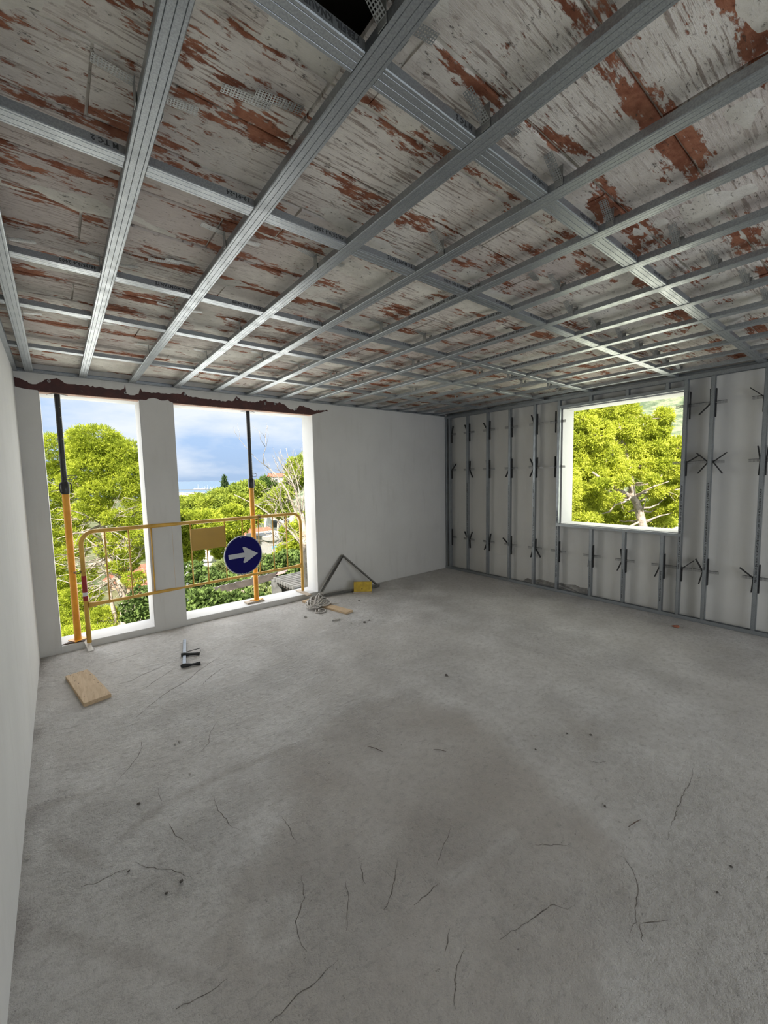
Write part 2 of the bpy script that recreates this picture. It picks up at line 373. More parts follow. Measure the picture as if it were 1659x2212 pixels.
CR = [[[0.55,-2.015],[0.536,-2.137],[0.511,-2.185],[0.478,-2.251],[0.431,-2.311],[0.368,-2.385]],[[0.988,-2.138],[0.899,-2.264],[0.866,-2.358],[0.811,-2.411],[0.778,-2.437]],[[0.388,-2.992],[0.426,-3.059],[0.486,-3.121],[0.522,-3.165],[0.56,-3.235]],[[0.539,-2.869],[0.55,-2.938],[0.576,-3.023]],[[0.759,-2.829],[0.75,-2.938],[0.768,-3.043],[0.77,-3.087],[0.798,-3.132]],[[0.981,-3.177],[0.979,-3.27],[0.97,-3.365]],[[1.041,-3.652],[1.016,-3.715],[0.945,-3.807]],[[1.139,-3.629],[1.107,-3.682],[1.101,-3.714]],[[0.916,-3.51],[0.883,-3.605],[0.819,-3.662],[0.798,-3.724],[0.803,-3.774]],[[0.879,-3.864],[0.828,-3.865],[0.765,-3.87],[0.719,-3.863],[0.667,-3.872],[0.625,-3.873]],[[0.557,-3.676],[0.53,-3.678],[0.469,-3.666],[0.411,-3.655]],[[0.551,-2.571],[0.543,-2.648],[0.546,-2.691]],[[0.355,-3.013],[0.315,-3.0],[0.258,-3.004],[0.197,-2.979]],[[1.562,-3.755],[1.5,-3.783],[1.418,-3.819],[1.384,-3.838]],[[1.265,-3.72],[1.202,-3.772],[1.126,-3.828],[1.096,-3.837]],[[1.242,-4.04],[1.205,-4.068],[1.175,-4.08]],[[1.229,-4.116],[1.175,-4.133],[1.14,-4.154],[1.085,-4.207]],[[1.674,-4.286],[1.63,-4.277],[1.613,-4.236],[1.555,-4.226],[1.476,-4.208],[1.423,-4.195],[1.35,-4.178]],[[1.787,-4.47],[1.831,-4.496],[1.878,-4.529]],[[1.787,-4.47],[1.749,-4.487],[1.731,-4.501]],[[1.999,-4.286],[2.023,-4.327],[1.988,-4.372],[1.921,-4.416],[1.836,-4.437],[1.786,-4.459],[1.728,-4.461]],[[2.896,-4.346],[2.768,-4.364],[2.605,-4.373],[2.407,-4.392],[2.258,-4.413]],[[1.337,-3.897],[1.282,-3.899],[1.196,-3.898]],[[2.505,-3.944],[2.535,-3.994],[2.575,-4.015]],[[1.783,-4.049],[1.854,-4.107],[1.895,-4.149]],[[0.808,-0.478],[0.728,-0.51],[0.647,-0.532],[0.569,-0.553],[0.488,-0.583]],[[1.032,-0.868],[0.941,-0.92],[0.826,-0.985],[0.722,-1.024],[0.604,-1.092],[0.522,-1.091]],[[0.952,-1.08],[0.854,-1.151],[0.771,-1.213],[0.663,-1.322],[0.575,-1.331]],[[1.34,-1.09],[1.224,-1.165],[1.077,-1.28],[0.975,-1.389],[0.883,-1.446],[0.77,-1.518],[0.66,-1.619],[0.543,-1.745]],[[1.258,-1.359],[1.146,-1.44],[1.05,-1.545]]]
for ci, l in enumerate(CR):
    mb = MB(); pts = []
    for a, b in zip(l, l[1:]):
        n = max(2, int(math.hypot(b[0]-a[0], b[1]-a[1])/.018))
        for k in range(n):
            q = k/n; pts.append(Vector((a[0]+(b[0]-a[0])*q+rnd.uniform(-.004, .004), a[1]+(b[1]-a[1])*q+rnd.uniform(-.004, .004), 0)))
    pts.append(Vector((*l[-1], 0)))
    vs = []; n = len(pts); far = pts[0].y > -2
    for i, p in enumerate(pts):
        t = (pts[min(i+1, n-1)]-pts[max(i-1, 0)]).normalized(); s = Vector((-t.y, t.x, 0))
        w = (.0022 if far else .0011)*(.25+math.sin(math.pi*(i+.3)/(n+.3)))*rnd.uniform(.5, 1.3)
        vs += [p+s*w+Vector((0, 0, .0006)), p-s*w+Vector((0, 0, .0006))]
    mb.add(vs, [(2*i, 2*i+1, 2*i+3, 2*i+2) for i in range(n-1)]); mb.build('crack', M['crack'], floor)

# left wall, rear wall with an opening added to let light in, right wall
tag(MB().box((-.25, YB, -.3), (0, TH, 3.0)).build('wall_left', M['plaster_left']), 'white plastered side wall close to the camera', kind='structure')
rw = MB().box((0, YB-.25, 0), (.9, YB, 3.0)).box((5.1, YB-.25, 0), (XW, YB, 3.0)).box((.9, YB-.25, 2.45), (5.1, YB, 3.0))
tag(rw.build('wall_rear', M['plaster']), 'unseen white wall with a wide opening added for light', kind='structure')  # wall out of view, its opening added as a way in for light
T2 = .21
mb = MB().box((XW, YB-.25, -.3), (XW+T2, YR0, 3.0)).box((XW, YR1, -.3), (XW+T2, TH, 3.0)).box((XW, YR0, -.3), (XW+T2, YR1, ZR0)).box((XW, YR0, ZR1), (XW+T2, YR1, 3.0))
wall_right = tag(mb.build('wall_right', M['panel_wall']), 'pale grey wall behind the metal studs', kind='structure')
# white lining of the right opening
w3 = empty('window_3', (XW, (YR0+YR1)/2, ZR0)); tag(w3, 'unglazed square opening framed by metal studs', kind='structure')
def P3(mb, name, m): o = mb.build(name, m, None); o.parent = w3; o.matrix_parent_inverse = w3.matrix_world.inverted(); return o
bpy.context.view_layer.update()
w3.matrix_world = Matrix.Translation((XW, (YR0+YR1)/2, ZR0)); bpy.context.view_layer.update()
P3(MB().box((XF+.05, YR1-.012, ZR0), (XW+T2+.01, YR1+.003, ZR1)), 'side_reveal', M['reveal'])
P3(MB().box((XF+.05, YR0-.003, ZR0), (XW+T2+.01, YR0+.012, ZR1)), 'side_reveal', M['reveal'])
P3(MB().box((XF+.05, YR0, ZR1-.012), (XW+T2+.01, YR1, ZR1+.004)), 'head_reveal', M['reveal'])
P3(MB().box((XF+.03, YR0, ZR0-.015), (XW+T2+.03, YR1, ZR0+.004)), 'sill', M['reveal'])

# far wall: pier, pillar, solid part, the two low sills and the masonry above the steel
mb = MB().box((-.2, 0, -.3), (XA, TH, ZL)).box((XB, 0, -.3), (XC, TH, ZL)).box((XD, 0, -.3), (3.235, TH, ZL)).box((3.235, 0, -.3), (XW, TH, ZC+.2))
mb.box((-.2, .012, ZL), (3.235, TH, 3.0))
wall_back = tag(mb.build('wall_back', M['plaster']), 'white plastered far wall with two tall openings', kind='structure')
for i, (x0, x1, lb) in enumerate(((XA, XB, 'narrow floor-length unglazed opening beside the left wall'), (XC, XD, 'wide floor-length unglazed opening with the arrow sign'))):
    w = empty(f'window_{i+1}', ((x0+x1)/2, 0, 0)); tag(w, lb, kind='structure'); c = (x0+x1)/2
    MB().box((x0-c-.002, 0, -.3), (x1-c+.002, TH, ZS)).build('sill', M['plaster'], w)
    MB().box((x0-c-.002, .004, ZS-.002), (x1-c+.002, TH+.02, ZS+.003)).build('sill_top', M['reveal'], w)
    MB().box((x0-c-.002, .006, ZS), (x0-c+.006, TH+.004, ZL)).build('side_reveal', M['reveal'], w)
    MB().box((x1-c-.006, .006, ZS), (x1-c+.002, TH+.004, ZL)).build('side_reveal', M['reveal'], w)
    MB().box((x0-c, .095, ZL-.0075), (x1-c, TH+.004, ZL+.002)).build('head_reveal', M['reveal'], w)
# exposed steel lintel
lint = MB().box((.004, .004, ZL-.001), (3.24, .05, 2.66)).build('trim_1', M['primer']); tag(lint, 'exposed dark red primed steel lintel above the openings', kind='structure')
MB().box((XA, .006, ZL-.007), (XB, .10, ZL-.0015)).build('lintel_flange', M['flange'], lint); MB().box((XC, .006, ZL-.007), (XD, .10, ZL-.0015)).build('lintel_flange', M['flange'], lint)
RAG = [(0,2.60),(.041,2.589),(.079,2.568),(.132,2.557),(.195,2.574),(.232,2.605),(.304,2.623),(.359,2.585),(.493,2.583),(.713,2.571),(.821,2.578),(.84,2.59),(.85,2.632),(.857,2.539),(.885,2.528),(.929,2.531),(.965,2.55),(.983,2.612),(1.002,2.574),(1.207,2.577),(1.369,2.588),(1.401,2.62),(1.44,2.576),(1.587,2.565),(1.832,2.557),(1.942,2.574),(1.979,2.629),(2.04,2.583),(2.197,2.577),(2.334,2.626),(2.456,2.616),(2.582,2.592),(2.645,2.545),(2.726,2.522),(2.76,2.55),(2.805,2.597),(2.915,2.576),(3.02,2.546),(3.202,2.572),(3.235,2.56)]
pts = []
for a, b in zip(RAG, RAG[1:]):
    n = max(1, int((b[0]-a[0])/.016))
    for k in range(n):
        q = k/n; j = 0 if k == 0 else rnd.uniform(-.008, .008)
        pts.append((a[0]+(b[0]-a[0])*q, a[1]+(b[1]-a[1])*q+j))
pts.append(RAG[-1])
mb = MB(); vs = []; fs = []
for (x, z) in pts: vs += [(x, 0, z), (x, 0, 2.80), (x, .014, z), (x, .014, 2.80)]
for i in range(len(pts)-1):
    a, b = 4*i, 4*i+4
    fs += [(a, b, b+1, a+1), (a, a+2, b+2, b), (a+2, a+3, b+3, b+2)]
mb.add(vs, fs); band = mb.build('plaster_band', M['plaster'], wall_back)
def patch(outline, name='plaster_patch'):
    return MB().prism(outline, lambda x, z: (x, -.001, z), lambda x, z: (x, .014, z)).build(name, M['plaster'], wall_back)
patch([(2.983,2.488),(3.127,2.53),(3.20,2.555),(3.24,2.55),(3.24,2.48),(2.99,2.48)])
patch([(1.03,2.489),(1.05,2.507),(1.10,2.520),(1.14,2.512),(1.17,2.50),(1.21,2.504),(1.235,2.515),(1.25,2.50),(1.28,2.489)])
patch([(.0,2.489),(.0,2.512),(.03,2.505),(.07,2.497),(.16,2.494),(.16,2.489)])
patch([(.085,2.575),(.10,2.552),(.125,2.545),(.15,2.548),(.17,2.56),(.18,2.58)])
patch([(2.35,2.608),(2.39,2.598),(2.43,2.603),(2.50,2.595),(2.52,2.612),(2.45,2.622),(2.36,2.625)])
for x, z in ((.245,2.588),(.85,2.545),(1.41,2.592),(1.985,2.60),(2.33,2.575),(2.46,2.585),(2.75,2.545)):
    mb = MB(); mb.tube([(x, .006, z), (x, -.002, z)], .013, 14); mb.build('washer', M['galv_strap'], lint)
    mb = MB(); mb.tube([(x, .006, z), (x, -.005, z)], .006, 8); mb.build('bolt', M['primer'], lint)
# roof and rough clay ceiling
HOLES = [(.80, -4.12, .13, .11), (2.93, -3.14, .13, .05)]
def ceiling_mesh():      # mortar bed: sits just behind the clay boards and bulges over them in patches
    d = .026; xs = np.arange(-.02, XW+.03, d); ys = np.arange(-5.6, .03, d); nx, ny = len(xs), len(ys); V = []
    for y in ys:
        for x in xs:
            q = noise.noise((x*.9, y*2.3, 5)) + .55*noise.noise((x*3.1, y*6, 1)) + .3*noise.noise((x*9, y*15, 2))
            z = ZC + .0035 - .016*max(-.5, min(1, (q-.12)/.5)) + .003*noise.noise((x*14, y*30, 7))
            V.append((x, y, z))
    V = np.array(V); i = np.arange(nx*ny).reshape(ny, nx)
    F = np.stack([i[:-1, :-1].ravel(), i[1:, :-1].ravel(), i[1:, 1:].ravel(), i[:-1, 1:].ravel()], 1)
    c = V[F].mean(1); keep = np.ones(len(F), bool)
    for x, y, rx, ry in HOLES: keep &= ~(((c[:, 0]-x)/rx)**2+((c[:, 1]-y)/ry)**2 < 1)
    me = np_mesh('ceiling', V, F[keep], M['ceiling'])
    me.polygons.foreach_set('use_smooth', [True]*len(me.polygons)); return me
ceil = link('ceiling', ceiling_mesh()); tag(ceil, 'rough clay ceiling with scraped plaster and red patches', kind='structure')
RH, NB = .262, 0
y = .0; row = 0; rb = random.Random(3)
while y > -5.5:
    y0, y1 = y-RH+.004, y-.004; x = -.9+.37*(row % 3)+rb.uniform(-.1, .1)
    while x < XW:
        a, b = max(x+.004, .0), min(x+rb.uniform(.96, 1.02)-.004, XW); x = b+.004
        if b-a < .06: continue
        parts = [(a, b)]
        for hx, hy, rx, ry in HOLES:
            if y0 < hy < y1:
                parts = [q for p in parts for q in (((p[0], min(p[1], hx-rx*.8)), (max(p[0], hx+rx*.8), p[1])) if p[0] < hx < p[1] else (p,))]
        for a2, b2 in parts:
            if b2-a2 < .04: continue
            z = ZC+rb.uniform(-.0022, .0022); cx, cy_ = (a2+b2)/2, (y0+y1)/2; hw, hh = (b2-a2)/2, (y1-y0)/2
            # slightly crowned board with chamfered long edges
            mb = MB(); pr = [(-hh, .014), (-hh, .004), (-hh+.005, 0), (hh-.005, 0), (hh, .004), (hh, .014)]
            j0, j1 = rb.uniform(-.004, .004), rb.uniform(-.004, .004)
            mb.prism(pr, lambda yy, zz: (-hw+j0*(yy/hh), yy, zz), lambda yy, zz: (hw+j1*(yy/hh), yy, zz))
            mb.build('clay_board', M['clay_board'], ceil, loc=(cx, cy_, z), rot=(rb.uniform(-.008, .008), rb.uniform(-.002, .002), rb.uniform(-.003, .003)))
    y -= RH; row += 1
MB().box((0, YB, ZC+.03), (XW, -5.55, ZC+.1)).build('rear_ceiling_slab', M['ceiling'], ceil)
for (x, y, rx, ry) in ((.80, -4.12, .17, .15), (2.93, -3.14, .17, .09)) :   # broken clay blocks: real hollows
    mb = MB(); mb.add([(x-rx, y-ry, ZC+.012), (x+rx, y-ry, ZC+.012), (x+rx, y+ry, ZC+.012), (x-rx, y+ry, ZC+.012), (x-rx, y-ry, ZC+.12), (x+rx, y-ry, ZC+.12), (x+rx, y+ry, ZC+.12), (x-rx, y+ry, ZC+.12)],
                      [(4, 5, 6, 7), (0, 1, 5, 4), (1, 2, 6, 5), (2, 3, 7, 6), (3, 0, 4, 7)]); mb.build('broken_hollow', M['brick_red'] if x > 1 else M['dark_void'], ceil)
tag(MB().box((-.6, YB-3.2, 3.0), (XW+.7, .75, 3.25)).build('roof', M['plaster']), 'flat roof slab with an added rear overhang blocking the sun', kind='structure')  # rear overhang added to keep the sun out of the rear opening
# mortar lump line at the foot of the right wall
mo = [(-1.491,.031),(-1.558,.082),(-1.62,.07),(-1.683,.077),(-1.75,.098),(-1.833,.096),(-1.9,.085),(-1.996,.09),(-2.088,.108),(-2.14,.092),(-2.2,.11),(-2.284,.112),(-2.35,.09),(-2.445,.101),(-2.47,.0)]
mb = MB(); op = [(y, z+rnd.uniform(-.006, .006)) for y, z in mo] + [(-2.47, 0), (-1.47, 0)]
mb.prism(op, lambda y, z: (XW-.022-.01*math.sin(y*23), y, z), lambda y, z: (XW, y, z)); mb.build('mortar_seam', M['mortar'], wall_right)

# ------------------------------------------------------------------ ceiling grid
BX = [.110, .502, .911, 1.3205, 1.724, 2.1185, 2.5296, 2.9296, 3.3224, 3.7326, 4.1197, 4.52, 4.915, 5.31]
CY = [-4.0916, -3.3893, -2.4797, -1.82, -.8728]
def channel_profile(w, h, t=.0012):
    a = w/2
    half = [(a-.009, h), (a, h), (a, .0025), (a-.0025, 0), (a-.010, 0), (a-.0112, .0018), (a-.0124, 0), (.0012, 0), (0, .0018)]
    outer = half + [(-x, z) for x, z in reversed(half[:-1])]
    inner = []
    for x, z in half:
        if z >= h: inner.append((x if x < a-.001 else a-t, h-t))
        else: inner.append((min(x, a-t), max(z+t, t)))
    inner = inner + [(-x, z) for x, z in reversed(inner[:-1])]
    return outer, inner
def channel_mesh(name, w, h, length, mat):                 # along local +y, centred in x
    o, i = channel_profile(w, h); n = len(o); mb = MB()
    for path, flip in ((o, False), (i, True)):
        vs = [(x, 0, z) for x, z in path] + [(x, length, z) for x, z in path]
        fs = [(k, k+1, n+k+1, n+k) for k in range(n-1)]
        mb.add(vs, fs)
    b = 0
    for base in (0, n):                                    # end rims
        for k in range(n-1): mb.f.append((base+k, base+k+1, 2*n+base+k+1, 2*n+base+k))
    me = mb.mesh(name); me.materials.append(mat); return me
def track_mesh(name, length, mat, depth=.030, h=.031, t=.0012):   # U-track: web at local x=0, flanges towards -x, along +y
    mb = MB(); mb.box((-t, 0, 0), (0, length, h)); mb.box((-depth, 0, 0), (-t, length, t)); mb.box((-depth, 0, h-t), (-t, length, h))
    me = mb.mesh(name); me.materials.append(mat); return me
def perforated(nx, ny, cell, th, mat, name):               # strip with square punched holes, centred in y, from x=0
    mb = MB(); w = cell; r = cell*.30
    for z, fl in ((0, 0), (th, 1)):
        for i in range(nx):
            for j in range(ny):
                x0, y0 = i*w, (j-ny/2)*w; cx, cy = x0+w/2, y0+w/2
                O = [(x0, y0, z), (x0+w, y0, z), (x0+w, y0+w, z), (x0, y0+w, z)]
                I = [(cx-r, cy-r, z), (cx+r, cy-r, z), (cx+r, cy+r, z), (cx-r, cy+r, z)]
                mb.add(O+I, [(0, 1, 5, 4), (1, 2, 6, 5), (2, 3, 7, 6), (3, 0, 4, 7)])
    me = bpy.data.meshes.new(name); me.from_pydata(mb.v, [], mb.f); me.materials.append(mat); return me
def basis(o, x, y, z, loc):
    o.matrix_local = Matrix(((x[0], y[0], z[0], loc[0]), (x[1], y[1], z[1], loc[1]), (x[2], y[2], z[2], loc[2]), (0, 0, 0, 1))); return o
grid = empty('ceiling_grid', (0, 0, H)); tag(grid, 'galvanised metal channel grid hung under the rough ceiling', 'ceiling grid')
LB = -YB - .02
bmesh_main = channel_mesh('main_channel', .060, .028, LB, M['galv'])
mains = []
for x in BX: mains.append(link('main_channel', bmesh_main, grid, (x, YB+.01, 0)))
ends = [.0]+BX+[XF]
seg_cache = {}
INKS = {}
def ink(body, size):
    if (body, size) not in INKS: INKS[(body, size)] = text_mesh(body, size, M['ink'])
    return INKS[(body, size)]
PRINT = 'PERFIL KNAUF EN 14195 TC MONTANTE 48/35/0,6 2000 10-01-24 M TC 2 PERFIL KNAUF'
for r, y in enumerate(CY):
    for k in range(len(ends)-1):
        x0 = ends[k] + (.0315 if k else .002); x1 = ends[k+1] - (.0315 if k+1 < len(ends)-1 else .002); L_ = round(x1-x0, 3)
        if L_ < .03: continue
        if L_ not in seg_cache: seg_cache[L_] = channel_mesh('cross_channel', .064, .028, L_, M['galv'])
        o = link('cross_channel', seg_cache[L_], grid, (x0, y, .003), (0, 0, -math.pi/2))
        if r <= 2 and 1 <= k <= 7 and L_ > .2:              # print on the flank that faces the room, upside down
            words = ['2000 10-01-24', 'PERFIL KNAUF EN', 'M TC 2', '10-01-24', '48/35/0,6 2000', 'TC MONTANTE', 'KNAUF EN 14195'][(k+r*2-1) % 7]
            basis(link('printed_text', ink(words, .020), o), (0, -1, 0), (0, 0, -1), (1, 0, 0), (.0323, L_*.95, .0235))
for k in (5, 6, 7, 8, 9, 10):                               # print along the far main channels
    t_ = ink('10-01-24  2000  48/35/0,6  MONTANTE  EN 14195  KNAUF', .020)
    basis(link('printed_text', t_, mains[k]), (0, 1, 0), (0, 0, -1), (-1, 0, 0), (-.0303, LB-4.1+.12*k, .0225))
# perimeter tracks
link('edge_track', track_mesh('edge_track', XF, M['galv']), grid, (0, -.0005, -.001), (0, 0, -math.pi/2)).location = (0, -.0005, -.001)
g2 = [c for c in grid.children if c.name.startswith('edge_track')][0]; g2.rotation_euler = (0, 0, math.pi/2); g2.location = (XF, -.0005, -.001)
link('edge_track', track_mesh('edge_track', LB, M['galv']), grid, (0.0005, -.01, -.001), (0, 0, math.pi))
link('edge_track', track_mesh('edge_track', LB, M['galv'], .048), grid, (XF+.048, YB+.01, -.001))
# perforated direct hangers: a seat over the channel and two wings bent away
wing_m = perforated(12, 4, .0078, .001, M['galv_strap'], 'hanger_wing')
seat_m = MB().box((-.033, -.015, .029), (.033, .015, .031)).box((-.0335, -.015, .004), (-.032, .015, .07)).box((.032, -.015, .004), (.0335, .015, .07)).mesh('hanger'); seat_m.materials.append(M['galv_strap'])
HANG = {0: (-2.5, -1.5), 1: (-3.635, -2.52, -1.58), 2: (-4.19, -3.08, -2.12, -1.2), 3: (-4.16, -3.15, -2.1, -1.3), 4: (-4.165, -3.6, -2.75, -1.5), 5: (-4.17, -2.65, -1.4), 6: (-4.28, -3.72, -2.66, -1.3),
        7: (-4.33, -3.59, -2.1, -1.2), 8: (-4.38, -3.56, -2.3), 9: (-4.4, -3.57, -2.2, -1.2), 10: (-3.55, -2.3), 11: (-3.55, -2.2, -1.2), 12: (-3.5, -2.3), 13: (-3.5, -2.2)}
for k, ys in HANG.items():
    for y in ys:
        h = link('hanger', seat_m, grid, (BX[k], y, 0))
        steep = k >= 2 and y < -3.4
        a = math.radians(rnd.uniform(28, 38) if steep else rnd.uniform(4, 10))
        z0 = .022 if steep else .062
        # left wing slopes from the channel up to the ceiling, right wing lies almost flat against it
        w = link('hanger_wing', wing_m, h, (-.034, 0, z0), (0, a if steep else math.radians(3), math.pi + rnd.uniform(-.12, .12)))
        w.rotation_euler = (0, -a if steep else -.06, math.pi + rnd.uniform(-.12, .12))
        w2 = link('hanger_wing', wing_m, h, (.034, 0, .058), (0, -.07, rnd.uniform(-.2, .2)))
# leftover perforated straps nailed to the ceiling
strap_m = perforated(16, 4, .0085, .001, M['galv_strap'], 'leftover_strap')
for i, (x, y, rz, lb) in enumerate(((.66, -3.76, -.08, 'loose perforated strap stuck on ceiling, nearest the camera'), (.74, -3.80, -.12, 'shorter doubled perforated strap overlapping the nearest loose one'),
                              (.655, -2.655, -.12, 'loose perforated strap on ceiling beside the left wall bays'), (.72, -2.70, .05, 'second perforated strap overlapping the one by the left bays'),
                              (2.29, -3.68, .3, 'bent perforated strap on ceiling left of the lit crossing'), (1.93, -1.96, -.3, 'small perforated strap on ceiling near the far openings'))):
    tag(link('perforated_strap', strap_m, None, (x, y, ZC-.016), (math.radians(3), math.radians(-4), rz)), lb, 'strap', 'leftover ceiling straps')
mb = MB(); 
for k in range(9): mb.box((-.012, -.001, -.013*k-.012), (.012, .001, -.013*k-.002))
for k in range(2): mb.box((-.012+.018*k, -.001, -.125), (-.006+.018*k, .001, 0))
tag(mb.build('hanging_strap', M['galv_strap'], None, loc=(2.93, -2.05, ZC-.003), rot=(.1, 0, .7)), 'short perforated strap dangling straight down from the ceiling', 'strap', 'leftover ceiling straps')

# ------------------------------------------------------------------ stud frame on the right wall
frame = empty('stud_frame', (XF, -2.1, 0)); tag(frame, 'galvanised stud frame standing against the right wall', 'stud frame')
OY = 2.1
def stud_mesh(length, w=.036, d=.048, t=.0014):            # C stud along z: front flange at x=0, web on the -y side
    mb = MB(); a = w/2
    mb.box((0, -a, 0), (t, a, length)); mb.box((0, -a, 0), (d, -a+t, length)); mb.box((d-t, -a, 0), (d, a, length))
    mb.box((0, a-t, 0), (.007, a, length)); mb.box((d-.007, a-t, 0), (d, a, length))
    mb.box((-.0012, -a+.004, 0), (0, -a+.011, length)); mb.box((-.0012, a-.011, 0), (0, a-.004, length))
    me = mb.mesh('stud'); me.materials.append(M['galv']); return me
full_m = stud_mesh(2.64); low_m = stud_mesh(.925); head_m = stud_mesh(.115)
print_m = ink(PRINT, .021)
low_print_m = ink('PERFIL KNAUF EN 14195 TC MONTANTE', .017)
STUDS = [(-.03, 1), (-.105, 1), (-.493, 1), (-.895, 1), (-1.30, 1), (-1.71, 1), (-2.068, 1), (-2.525, 0), (-2.918, 0), (-3.322, 0), (-3.490, 1), (-3.722, 1), (-4.133, 1), (-4.54, 1), (-4.95, 1)]
def up_text(me, y, z, parent, dx=-.0016): return basis(link('printed_text', me, parent), (0, 0, 1), (0, 1, 0), (-1, 0, 0), (dx, y, z))
for i, (y, full) in enumerate(STUDS):
    s = link('stud', full_m if full else low_m, frame, (0, y+OY, .004))
    if i >= 2:
        if full: up_text(print_m, -.0075, .52 + .03*(i % 3) if i != 6 else .2, s)
        else: up_text(low_print_m, -.006, .10+.05*(i % 2), s)
for y in (-2.483, -2.909, -3.316): link('stud', head_m, frame, (0, y+OY, 2.53))
ut = MB().box((0, -5.3, 0), (.05, 0, .0015)).box((0, -5.3, 0), (.0015, 0, .040)).box((.0485, -5.3, 0), (.05, 0, .040)).mesh('track'); ut.materials.append(M['galv'])
link('floor_track', ut, frame, (-.003, OY, .001))
link('top_track', ut, frame, (.047, OY, 2.646), (0, math.pi, 0))
hw = MB().box((0, YR0-.03, 0), (.05, YR1+.04, .0015)).box((-.0015, YR0-.03, -.030), (.0, YR1+.04, .0015)).box((.05, YR0-.03, -.03), (.0515, YR1+.04, .0015)).mesh('track2'); hw.materials.append(M['galv'])
link('window_sill_track', hw, frame, (-.002, OY, .950))
hw2 = MB().box((0, YR0-.03, 0), (.05, YR1+.04, .0015)).box((-.0015, YR0-.03, 0), (.0, YR1+.04, .034)).box((.05, YR0-.03, 0), (.0515, YR1+.04, .034)).mesh('track3'); hw2.materials.append(M['galv'])
link('window_head_track', hw2, frame, (-.002, OY, 2.502))
# wall brackets: punched arm behind the stud and black spring bands beside it
arm_m = perforated(24, 3, .0094, .0012, M['arm'], 'bracket_arm')
band_m = MB().box((-.015, -.0038, 0), (.015, .0038, .142)).mesh('band'); band_m.materials.append(M['rubber'])
edge_shade_m = MB().box((0, -.11, -.0015), (.012, .11, .0015)).mesh('arm_edge_shade'); edge_shade_m.materials.append(M['rubber'])  # black strip standing in for the shade along the arm edge
def bracket(y, z, ul=2, ur=0, dl=0, dr=2, left=True, right=True):
    b = link('wall_bracket', arm_m, frame, (.050, y+OY+.112, z), (math.radians(90), 0, math.radians(-90)))
    b.rotation_euler = Matrix(((0, 0, 1), (-1, 0, 0), (0, -1, 0))).to_euler()   # arm runs towards -y, face to the room
    inv = Matrix(((0, 0, 1), (-1, 0, 0), (0, -1, 0))).transposed().to_4x4() @ Matrix.Translation((-.050, -(y+OY+.112), -z))
    def band(sy, sz, ang):
        c = link('black_band', band_m, b)
        R = Matrix.Rotation(math.radians(ang)*(-sy if sz > 0 else sy), 4, 'X')
        m = Matrix.Translation((.040, y+OY+sy*.0225, z+sz*.002)) @ R @ (Matrix.Identity(4) if sz > 0 else Matrix.Rotation(math.pi, 4, 'X'))
        c.matrix_local = inv @ m
    e = link('arm_edge_shade', edge_shade_m, b); e.matrix_local = inv @ Matrix.Translation((.040, y+OY, z+.0155))
    for sy, sz, ang in ((1, 1, ul), (-1, 1, ur), (1, -1, dl), (-1, -1, dr)): band(sy, sz, ang)
Z1, Z2, Z3 = 2.335, 1.727, .560
BR = [(-.105, Z1, 0, 12, 0, 0), (-.105, Z2, 0, 42, 0, 0), (-.105, Z3, 0, 0, 0, 0),
      (-.493, Z1, 22, 0, 0, 0), (-.493, Z2, 8, 4, 0, 26), (-.493, Z3, 28, 22, 0, 3),
      (-.895, Z1, 32, 2, 0, 0), (-.895, Z2, 7, 0, 3, 0), (-.895, Z3, 3, 10, 22, 0),
      (-1.30, Z1, 3, 0, 0, 0), (-1.30, Z2, 0, 0, 26, 0), (-1.30, Z3, 48, 0, 2, 0),
      (-1.71, Z1, 20, 0, 0, 0), (-1.71, Z2, 26, 3, 26, 0), (-1.71, Z3, 0, 0, 14, 32),
      (-2.03, Z1, 0, 0, 0, 0), (-2.03, Z2, 0, 0, 0, 0), (-2.068, Z3, 0, 0, 0, 0),
      (-2.525, Z3, 0, 0, 6, 0), (-2.918, Z3, 8, 0, 22, 0), (-3.322, Z3, 0, 0, 20, 0), (-3.49, Z3, 0, 46, 0, 0),
      (-3.49, Z2, 0, 56, 0, 0), (-3.50, Z1, 0, 0, 0, 0),
      (-3.722, Z1, 2, 0, 42, 0), (-3.722, Z2, 46, 50, 36, 34), (-3.722, Z3, 28, 0, 12, 0),
      (-4.133, Z1, 46, 0, 0, 0), (-4.133, Z2, 9, 4, 2, 0), (-4.133, Z3, 50, 0, 4, 0)]
for q in BR: bracket(*q)

# ------------------------------------------------------------------ yellow street barrier with its plate, and the arrow sign
BA = math.atan2(.19, 2.4)
bar = empty('road_barrier', (.35, -.06, 0), BA); tag(bar, 'mustard yellow tubular barrier closing the two openings', 'barrier')
def rounded(u0, u1, z0, z1, r):
    pts = [(u0, 0, z0)]
    for k in range(9): q = math.pi/2*k/8; pts.append((u0+r-r*math.cos(q), 0, z1-r+r*math.sin(q)))
    for k in range(9): q = math.pi/2*k/8; pts.append((u1-r+r*math.sin(q), 0, z1-r+r*math.cos(q)))
    pts.append((u1, 0, z0+.018)); return pts
MB().tube(rounded(.03, 2.475, .066, 1.165, .12), .0205, 14).build('frame_tube', M['yellow'], bar, smooth=True)
mb = MB(); us = [.05, .09, .16, .24, 1.2, 2.28, 2.36, 2.42, 2.455]
mb.tube([(u, 0, .440) for u in us], [.030, .026, .019, .0165, .0165, .0165, .019, .026, .030], 12)
mb.build('lower_rail', M['yellow'], bar, smooth=True)
for u, z0, z1 in [(.226,.44,1.16),(.432,.44,1.16),(.641,.44,1.16),(.847,.44,1.16),(1.041,.44,1.16),(1.214,.44,.86),(1.429,.44,1.16),(1.649,.44,1.16),(1.861,.44,1.16),(2.06,.44,1.16),(2.256,.44,1.16)]:
    MB().tube([(u, 0, z0), (u, 0, z1)], .0072, 8).build('upright_bar', M['yellow'], bar, smooth=True)
